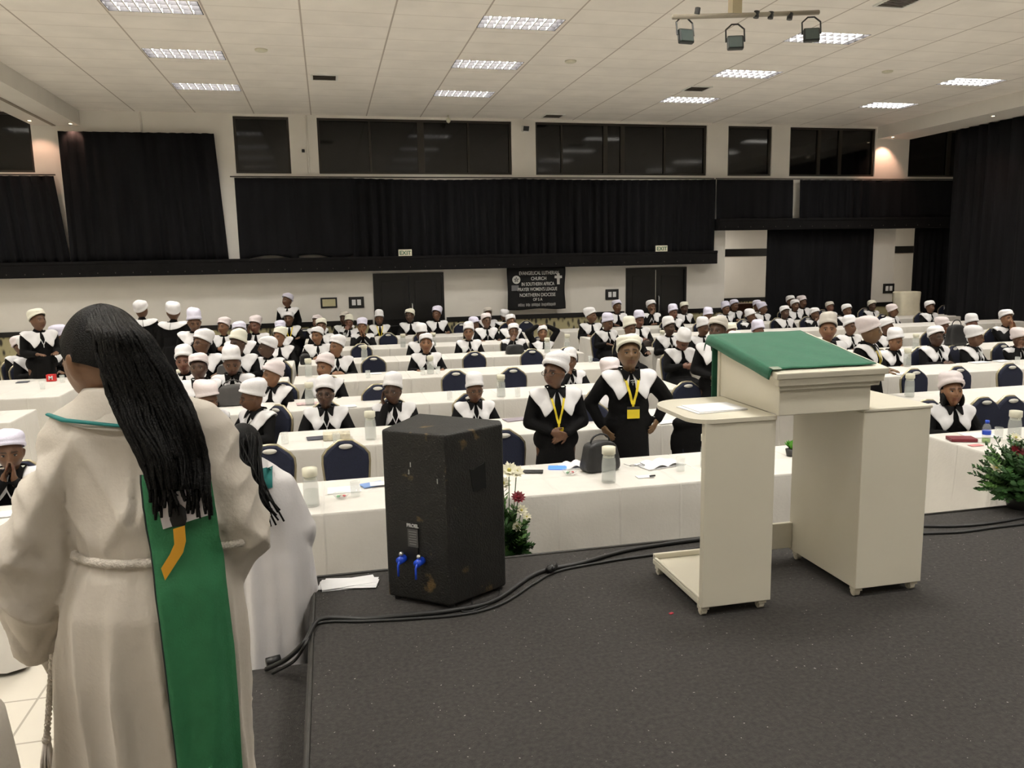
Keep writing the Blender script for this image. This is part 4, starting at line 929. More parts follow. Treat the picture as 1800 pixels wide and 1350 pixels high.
def add_hand(mb, W, D, N, side, curl=.4, spread=1.):
    """W wrist, D direction to the finger tips, N direction the palm faces, side +1/-1: where the thumb leaves."""
    W = Vector(W); D = Vector(D).normalized(); N = Vector(N); N = (N-D*N.dot(D)).normalized(); S = D.cross(N).normalized()*side
    R = Matrix((S, D, N)).transposed()
    mb.ell(W+D*.040, (.036, .048, .016), R, 14, 10)
    mb.cap(W-D*.02, .023, W+D*.02, .024)
    for i, (o, L, r0) in enumerate(((.027, .066, .0088), (.0095, .074, .009), (-.009, .069, .0087), (-.026, .054, .0078))):
        p = W+D*(.078-.004*abs(i-1))+S*o*1.0; a = curl*(.8+.12*i); dd = (D*math.cos(a*.5)+N*math.sin(a*.5)+S*o*.9*spread).normalized()
        q = p+dd*L*.45; d2 = (D*math.cos(a*1.2)+N*math.sin(a*1.2)+S*o*1.2*spread).normalized(); q2 = q+d2*L*.32; d3 = (D*math.cos(a*1.7)+N*math.sin(a*1.7)).normalized(); q3 = q2+d3*L*.24
        mb.cap(p-D*.012, r0, q, r0*.96, 10); mb.cap(q, r0*.96, q2, r0*.9, 10); mb.cap(q2, r0*.9, q3, r0*.8, 10)
    p = W+D*.022+S*.024; t1 = p+(S*.75+D*.75+N*.3).normalized()*.036; t2 = t1+(S*.25+D*.95+N*.3).normalized()*.030
    mb.cap(W+D*.012+S*.012, .015, p, .0125, 10); mb.cap(p, .0115, t1, .0102, 10); mb.cap(t1, .0102, t2, .0085, 10)
H3 = lambda *a: Vector(a)
# arms: (shoulder, elbow, wrist, hand dir, palm normal, thumb side, curl) for +x and -x
def sym(e, w, d, n, c):
    return [((.165, .0, .938), e, w, d, n, 1, c), ((-.165, .0, .938), (-e[0], e[1], e[2]), (-w[0], w[1], w[2]), (-d[0], d[1], d[2]), (-n[0], n[1], n[2]), -1, c)]
POSES = {
 'fold': ('sit', [((.165, 0, .938), (.235, -.10, .745), (.085, -.30, .785), (-.9, -.35, .05), (-.1, .9, -.3), -1, .55), ((-.165, 0, .938), (-.235, -.10, .745), (-.09, -.285, .80), (.9, -.4, 0), (.1, .8, -.5), 1, .5)]),
 'rest': ('sit', [((.165, 0, .938), (.25, -.10, .75), (.19, -.34, .80), (-.25, -1, 0), (0, 0, -1), -1, .25), ((-.165, 0, .938), (-.25, -.10, .75), (-.17, -.33, .80), (.3, -1, 0), (0, 0, -1), 1, .25)]),
 'cheek': ('sit', [((.165, 0, .938), (.22, -.12, .745), (.02, -.30, .80), (-1, -.2, 0), (0, .3, -1), -1, .35), ((-.165, 0, .938), (-.17, -.22, .80), (-.098, -.115, 1.015), (.08, .12, 1), (1, .05, 0), -1, .12)]),
 'pray': ('sit', [((.165, 0, .938), (.20, -.20, .80), (.035, -.185, .965), (-.12, .12, 1), (-1, .0, 0), -1, .12), ((-.165, 0, .938), (-.20, -.20, .80), (-.035, -.19, .965), (.12, .12, 1), (1, 0, 0), 1, .12)]),
 'mouth': ('sit', [((.165, 0, .938), (.22, -.16, .76), (.03, -.30, .80), (-1, -.2, 0), (0, .3, -1), -1, .4), ((-.165, 0, .938), (-.19, -.21, .80), (-.075, -.175, .99), (.6, .1, .75), (.35, .9, 0), 1, .55)]),
 'head': ('sit', [((.165, 0, .965), (.30, -.02, 1.19), (.085, .0, 1.30), (-1, -.1, .15), (0, 0, -1), 1, .35), ((-.165, 0, .965), (-.30, -.02, 1.19), (-.085, .0, 1.305), (1, -.1, .15), (0, 0, -1), -1, .35)]),
 'clasp': ('stand', [((.165, 0, .938), (.225, -.02, .73), (.06, -.195, .66), (-.85, -.2, -.35), (0, .9, -.3), 1, .6), ((-.165, 0, .938), (-.225, -.02, .73), (-.07, -.185, .68), (.85, -.35, -.35), (0, .9, 0), 1, .5)]),
 'akimbo': ('stand', [((.17, 0, .938), (.33, .03, .76), (.225, -.05, .60), (-.45, -.65, -.5), (-.9, .5, 0), 1, .45), ((-.17, 0, .955), (-.31, .05, .74), (-.22, -.03, .56), (.4, -.6, -.6), (.9, .4, 0), -1, .45)]),
 'down': ('stand', [((.165, 0, .938), (.215, .02, .73), (.205, -.05, .53), (0, -.15, -1), (-1, 0, 0), 1, .35), ((-.165, 0, .938), (-.215, .02, .73), (-.205, -.05, .53), (0, -.15, -1), (1, 0, 0), -1, .35)]),
 'front': ('stand', [((.165, 0, .938), (.20, -.03, .73), (.12, -.22, .72), (-.4, -1, 0), (0, 0, -1), -1, .3), ((-.165, 0, .938), (-.20, -.03, .73), (-.12, -.22, .72), (.4, -1, 0), (0, 0, -1), 1, .3)]),
}
STAND = .36
def build_body(pose):
    kind, arms = POSES[pose]; mb = MB(); mb.add(HV+np.array(HC), HF)
    for s in (-1, 1): mb.ell(HC+Vector((s*.081, .014, -.005)), (.010, .021, .034), Euler((0, s*.25, 0)).to_matrix(), 12, 8)
    mb.cap((0, 0, .95), .052, (0, -.022, 1.06), .048); mb.cap((0, .0, .94), .07, (0, -.005, .99), .050)
    mb.cap((-.12, 0, .93), .048, (.12, 0, .93), .048)
    mb.ell((0, 0, .86), (.145, .095, .14)); mb.ell((0, -.005, .72), (.125, .10, .15)); mb.ell((0, 0, .58), (.16, .115, .12))
    for s in (-1, 1): mb.ell((s*.065, -.07, .84), (.06, .055, .06))
    for sh, el, wr, d, n, sd, cu in arms:
        mb.cap(sh, .048, el, .036); mb.cap(el, .037, wr, .023)
        S = Vector(d).normalized().cross(Vector(n)); add_hand(mb, wr, d, n, sd, cu)
    for s in (-1, 1):
        if kind == 'sit':
            mb.cap((s*.09, 0, .54), .082, (s*.11, -.36, .525), .058); mb.cap((s*.11, -.37, .52), .055, (s*.11, -.34, .10), .036)
            mb.ell((s*.11, -.39, .045), (.038, .10, .036))
        else:
            mb.cap((s*.09, 0, .54), .085, (s*.085, 0, .10), .055); mb.cap((s*.085, 0, .10), .053, (s*.08, .02, .08-STAND), .036)
            mb.ell((s*.085, -.03, .045-STAND), (.038, .10, .034))
    me = remesh(mb, .0062, .30, 2); v = getv(me)
    if kind == 'stand': v[:, 2] += STAND
    setv(me, v); me.materials.append(M_skin)
    # lips and brows are a little darker than the rest of the skin
    p = (v-np.array(HC)-np.array([0, 0, STAND if kind == 'stand' else 0]))/HSC; f = (p[:, 1] < -.055)
    col = np.ones((len(v), 4)); ax = np.abs(p[:, 0])
    lip = f & (ax < .026) & (np.abs(p[:, 2]+.053) < .013); col[lip, :3] = (.80, .58, .60)
    br = f & (ax > .012) & (ax < .048) & (np.abs(p[:, 2]-.033+.1*(ax-.03)) < .0045); col[br, :3] = (.25, .22, .2)
    at = me.color_attributes.new('tone', 'FLOAT_COLOR', 'POINT'); at.data.foreach_set('color', col.ravel()); return me
def fold_noise(v, nrm, amp, seed):
    r = np.random.default_rng(seed); d = np.zeros(len(v))
    for k in range(5):
        w_ = r.normal(0, 1, 3)*np.array([22, 22, 9]); d += np.sin(v@w_+r.uniform(0, 6))*amp/(1+k*.35)
    return v+nrm*d[:, None]
def getn(me):
    a = np.empty(len(me.vertices)*3); me.vertices.foreach_get('normal', a); return a.reshape(-1, 3)
def build_dress(pose):
    kind, arms = POSES[pose]; mb = MB()
    mb.cap((0, .002, .955), .075, (0, -.004, 1.005), .062)
    mb.cap((-.12, 0, .928), .070, (.12, 0, .928), .070); mb.ell((0, .0, .86), (.180, .125, .16)); mb.ell((0, -.005, .72), (.168, .135, .16)); mb.ell((0, .0, .58), (.20, .155, .15))
    for s in (-1, 1): mb.ell((s*.07, -.078, .83), (.078, .068, .078)); mb.ell((s*.155, .0, .908), (.062, .066, .07))
    for sh, el, wr, d, n, sd, cu in arms:
        w2 = Vector(wr)+(Vector(el)-Vector(wr))*.06; mb.cap(sh, .068, el, .058); mb.cap(el, .058, w2, .040)
    if kind == 'sit':
        mb.ell((0, -.16, .545), (.215, .28, .10))
        for s in (-1, 1): mb.cap((s*.10, -.05, .54), .10, (s*.11, -.37, .53), .085); mb.cap((s*.10, -.38, .52), .08, (s*.10, -.36, .16), .09)
        mb.cap((-.06, -.38, .5), .075, (-.06, -.36, .17), .085); mb.cap((.06, -.38, .5), .075, (.06, -.36, .17), .085); mb.cap((0, -.38, .5), .075, (0, -.36, .17), .085)
    else:
        mb.tube([(0, 0, .66), (0, 0, .45), (0, 0, .2), (0, 0, -.05), (0, 0, -.20)], [.165, .205, .225, .245, .255], 28, flat=.80)
    me = remesh(mb, .0125, .45, 3); me.update(); v = getv(me); v = fold_noise(v, getn(me), .0035, len(pose)*7+1)
    if kind == 'stand': v[:, 2] += STAND
    setv(me, v); me.materials.append(M_dress); return me
def bvh(me): return BVHTree.FromPolygons([tuple(q) for q in getv(me)], [tuple(p.vertices) for p in me.polygons])
_TB = []
def torso_bvh():
    if not _TB:
        mb = MB(); mb.cap((0, .002, .955), .075, (0, -.004, 1.005), .062)
        mb.cap((-.12, 0, .928), .076, (.12, 0, .928), .076); mb.ell((0, .0, .86), (.180, .127, .16)); mb.ell((0, -.005, .72), (.168, .135, .16))
        for s in (-1, 1): mb.ell((s*.07, -.078, .83), (.080, .072, .082)); mb.ell((s*.155, .0, .908), (.068, .072, .076)); mb.cap((s*.165, 0, .938), .074, (s*.20, 0, .80), .068)
        me = remesh(mb, .0125, 1, 3); _TB.append(bvh(me))
    return _TB[0]
def build_collar(zoff, big=True):
    T = torso_bvh(); deg = [3, 10, 20, 30, 45, 65, 90, 120, 150, 180]
    Lb = [.100, .150, .200, .205, .190, .165, .135, .125, .120, .120] if big else [.04, .075, .095, .070, .045, .035, .03, .03, .03, .03]
    kz = [.93, .93, .92, .88, .74, .48, .32, .5, .75, .85]; n = 34; rows = 9; me_v = []; fs = []
    r0 = .080 if big else .058
    for s in (-1, 1):
        base = len(me_v)
        for i in range(n+1):
            a = 3+(180-3)*(i/n)**1.2; L = np.interp(a, deg, Lb); k = np.interp(a, deg, kz); ar = math.radians(a)
            dx, dy = math.sin(ar)*s, -math.cos(ar)
            for j in range(rows+1):
                t = j/rows; R = (r0-.055)+L*t if big else L*t
                hx = .056+R*math.sqrt(1-k*k); z = 1.0+.025*min(1, max(0, (a-40)/30))-R*k
                fan = R*.25*s*math.exp(-((a-16)/20)**2)
                p = Vector((dx*hx+fan, dy*hx, z)); loc, nr, _, _ = T.find_nearest(p)
                me_v.append(loc+nr*(.0165 if big else .032)+Vector((0, 0, zoff)))
        for i in range(n):
            for j in range(rows):
                q = (base+i*(rows+1)+j, base+i*(rows+1)+j+1, base+(i+1)*(rows+1)+j+1, base+(i+1)*(rows+1)+j); fs.append(q if s < 0 else q[::-1])
    b = MB(); b.add(me_v, fs); o = b.obj('tmp', None, None, True)
    sm = o.modifiers.new('m', 'SMOOTH'); sm.iterations = 3 if big else 6; sm.factor = .5
    so = o.modifiers.new('s', 'SOLIDIFY'); so.thickness = .006; so.offset = 1
    me = evald(o); d = o.data; bpy.data.objects.remove(o); bpy.data.meshes.remove(d); me.materials.clear(); me.materials.append(M_collar if big else M_dress)
    me.polygons.foreach_set('use_smooth', [True]*len(me.polygons)); return me
def build_lanyard(dress, zoff, width, m, zend=.80, badge=None):
    T = torso_bvh(); b = MB()
    def hit(x, z):
        h = T.ray_cast(Vector((x, -1, z)), Vector((0, 1, 0))); return (h[0].y if h[0] else -.12)-.035
    for s in (-1, 1):
        pts = []
        for k in range(13):
            t = k/12; x = s*(.060*(1-t)+.004); z = 1.0-(1.0-zend)*t; pts.append((x, hit(x, min(z, .97))+max(0, z-.97)*1.2, z+zoff))
        for k in range(12):
            p, q = Vector(pts[k]), Vector(pts[k+1]); w_ = Vector((width/2, 0, 0)); th = Vector((0, .0015, 0))
            b.add([p-w_, p+w_, q+w_, q-w_, p-w_+th, p+w_+th, q+w_+th, q-w_+th], [(0, 3, 2, 1), (4, 5, 6, 7), (0, 1, 5, 4), (2, 3, 7, 6), (1, 2, 6, 5), (0, 4, 7, 3)])
    ye = hit(0, zend); b.box((0, ye+.001, zend+zoff-.02), (width*.9, .003, .045))
    return b.mesh('lanyard', m), (0, ye-.006, zend+zoff-.075)
def hat_mesh(kind):
    prof = {'cloche': [(1.0, 0), (1.09, .0), (1.14, .012), (1.12, .030), (1.06, .040), (1.10, .06), (1.08, .09), (.98, .115), (.75, .135), (.4, .146), (.01, .148)],
            'bucket': [(1.0, 0), (1.08, .0), (1.12, .015), (1.08, .036), (1.02, .045), (1.04, .075), (1.02, .10), (.93, .128), (.74, .148), (.42, .158), (.01, .160)],
            'turban': [(1.0, 0), (1.12, .0), (1.20, .018), (1.18, .045), (1.06, .062), (1.12, .085), (1.06, .115), (.88, .14), (.6, .155), (.3, .161), (.01, .162)],
            'slouch': [(1.0, 0), (1.07, .0), (1.10, .01), (1.08, .024), (1.03, .03), (1.10, .06), (1.14, .09), (1.08, .12), (.85, .145), (.45, .155), (.01, .158)]}[kind]
    n = 36; vs = []; r = np.random.default_rng(len(kind))
    for rr, h in prof:
        for k in range(n):
            q = 2*PI*k/n; wr = 1+(.012*math.sin(q*7+h*40)+.010*math.sin(q*3+1))*min(h/.05, 1)*(1 if h > .04 else .3)
            x = rr*.081*math.cos(q)*wr; y = rr*.098*math.sin(q)*wr+.006+h*(.34 if kind in ('slouch', 'turban') else .20); z = .044+h*({'cloche': .74, 'bucket': .92, 'turban': .84, 'slouch': .84}[kind])-.42*(rr*.098*math.sin(q))*(1-h/.2)
            vs.append((x, y, z+.006*math.sin(q*2+h*20)*(h > .05)))
    fs = [(i*n+k, i*n+(k+1) % n, (i+1)*n+(k+1) % n, (i+1)*n+k) for i in range(len(prof)-1) for k in range(n)]+[tuple((len(prof)-1)*n+k for k in range(n))]
    b = MB(); b.add(vs, fs, M_hat); return b.mesh('hat', None, True)
HATS = {k: hat_mesh(k) for k in ('cloche', 'bucket', 'turban', 'slouch')}
def eyes_mesh():
    b = MB()
    for s in (-1, 1):
        b.ell((s*.030, -.0735, .010), (.0125, .0095, .0050), None, 14, 8, M_eyew); b.ell((s*.030, -.0800, .010), (.0058, .0035, .0052), None, 10, 6, M_iris)
        b.ell((s*.030, -.0752, .0155), (.0145, .0095, .0028), None, 12, 6, M_iris)
    return b.mesh('eyes', None, True)
EYES = eyes_mesh()
def glasses_mesh():
    b = MB()
    for s in (-1, 1):
        b.tube([(s*.031+.024*math.cos(a), -.099+.006*abs(math.cos(a)), .008+.018*math.sin(a)) for a in np.linspace(0, 2*PI, 17)], .0018, 6, M_black, cap=False)
        b.tube([(s*.055, -.093, .012), (s*.078, -.05, .010), (s*.080, .015, .004)], .0016, 5, M_black)
    b.tube([(-.008, -.10, .012), (.008, -.10, .012)], .0016, 5, M_black); return b.mesh('spectacles', None, True)
SPECS = glasses_mesh()
def hairback_mesh():
    b = MB(); b.ell((0, .025, -.015), (.083, .085, .105), None, 20, 14, M_hair)
    for s in (-1, 1): b.ell((s*.072, -.005, -.06), (.022, .04, .055), None, 12, 8, M_hair)
    return b.mesh('hair', None, True)
HAIRB = hairback_mesh()
PROTO = {}
COL = {z: build_collar(z) for z in (0, STAND)}; INN = {z: build_collar(z, False) for z in (0, STAND)}
def proto(pose):
    if pose not in PROTO:
        b = build_body(pose); d = build_dress(pose); z = STAND if POSES[pose][0] == 'stand' else 0
        PROTO[pose] = dict(body=b, bv=getv(b), dress=d, collar=COL[z], inner=INN[z], z=z, lan={})
    return PROTO[pose]
def head_turn(P, v, hy, hp, hr):
    z = P['z']; piv = np.array(PIV)+[0, 0, z]; hc = np.array(HC)+[0, 0, z]
    R = np.array(Euler((math.radians(hp), math.radians(hr), 0)).to_matrix()); Rz = np.array(Matrix.Rotation(math.radians(hy), 3, 'Z')); M = Rz @ R
    w_ = sstep(-.045, .035, v[:, 2]-piv[2])*(1-sstep(.160, .225, np.linalg.norm(v-hc, axis=1)))
    out = v+(((v-piv) @ M.T+piv)-v)*w_[:, None]; return out, Matrix(M.tolist()), Vector(piv), Vector(hc)
SKIN = {'d': (.072, .034, .018), 'm': (.125, .058, .028), 'l': (.21, .10, .048), 'r': (.16, .068, .040), 'h': (.155, .085, .038)}
HATC = {'w': (.82, .81, .82), 'p': (.78, .70, .70), 'c': (.80, .78, .66), 'v': (.74, .72, .86), 'g': (.62, .58, .52)}
HATTOP = {'cloche': .155, 'bucket': .189, 'turban': .180, 'slouch': .177}
PEOPLE = []
def person(X, Y, pose, yaw=0, hy=0, hp=0, hr=0, skin='m', hat='cloche', hc='w', lan='w', eyes=True, specs=False, ztop=None, z0=0., label='', group=None, collar=True, inner=False, hairb=False, sc=None, dz=0):
    hp = hp-10 if hp < 25 else hp-3
    P = proto(pose); v, M, piv, hcn = head_turn(P, P['bv'], hy, hp, hr)
    top = (M @ (Vector(HC)+Vector((0, .01, HATTOP.get(hat, .13)*HSC-.01))-Vector(PIV))+piv).z
    s = sc or (min(max((ztop-z0)/top, .86), 1.14) if ztop else 1.0)
    me = P['body'].copy(); me.name = 'person'; setv(me, v)
    o = new('person', me, None, (X, Y, z0+(ztop-z0-top*s if ztop else 0)*0), (0, 0, math.radians(yaw))); o.scale = (s*(1.0), s, s); o.color = (*SKIN[skin], 1)
    if ztop and abs(top*s+z0-ztop) > .01: o['ztop_gap'] = round(ztop-top*s-z0, 3)
    new('dress', P['dress'], o)
    if collar: new('white_collar', P['collar'], o)
    if inner: new('black_collar', P['inner'], o)
    hl = (M @ (hcn-piv))+piv; er = M.to_euler(); HS3 = (HSC, HSC, HSC)
    if hat: h = new('hat', HATS[hat], o, hl, er); h.color = (*HATC[hc], 1); h.scale = HS3
    if eyes: new('eyes', EYES, o, hl, er).scale = HS3
    if specs: new('spectacles', SPECS, o, hl, er).scale = HS3
    if hairb: new('hair', HAIRB, o, hl, er).scale = HS3
    if lan:
        key = (lan,)
        if key not in P['lan']:
            if lan in ('y', 'Y'): P['lan'][key] = build_lanyard(P['dress'], P['z'], .017 if lan == 'Y' else .02, M_yellow, .76 if lan == 'y' else .74)
            else: P['lan'][key] = build_lanyard(P['dress'], P['z'], .009, M_wribbon, .84)
        lm, bp = P['lan'][key]; new('lanyard', lm, o)
        if lan == 'y': b = MB(); b.box((0, 0, 0), (.10, .006, .075), M_yellow); b.box((0, -.001, .047), (.10, .007, .022), M_black); bd = b.obj('badge', M_yellow, o, False, bp)
        if lan == 'Y': b = MB(); b.box((0, 0, 0), (.075, .006, .085)); b.obj('badge', M_yellow, o, False, bp)
    tag(o, label, 'person', group); PEOPLE.append(o); return o

NRM = {'w': 'white', 'p': 'pinkish white', 'c': 'cream white', 'v': 'bluish white', 'g': 'greyish beige'}
POSN = {'fold': 'with folded hands', 'rest': 'with forearms on the table', 'cheek': 'resting a cheek on one hand', 'pray': 'holding both hands before the mouth', 'mouth': 'with one hand over the mouth', 'head': 'with both arms raised over the head', 'clasp': 'standing with clasped hands', 'akimbo': 'standing with hands on hips', 'down': 'standing with arms down', 'front': 'standing with hands held forward'}
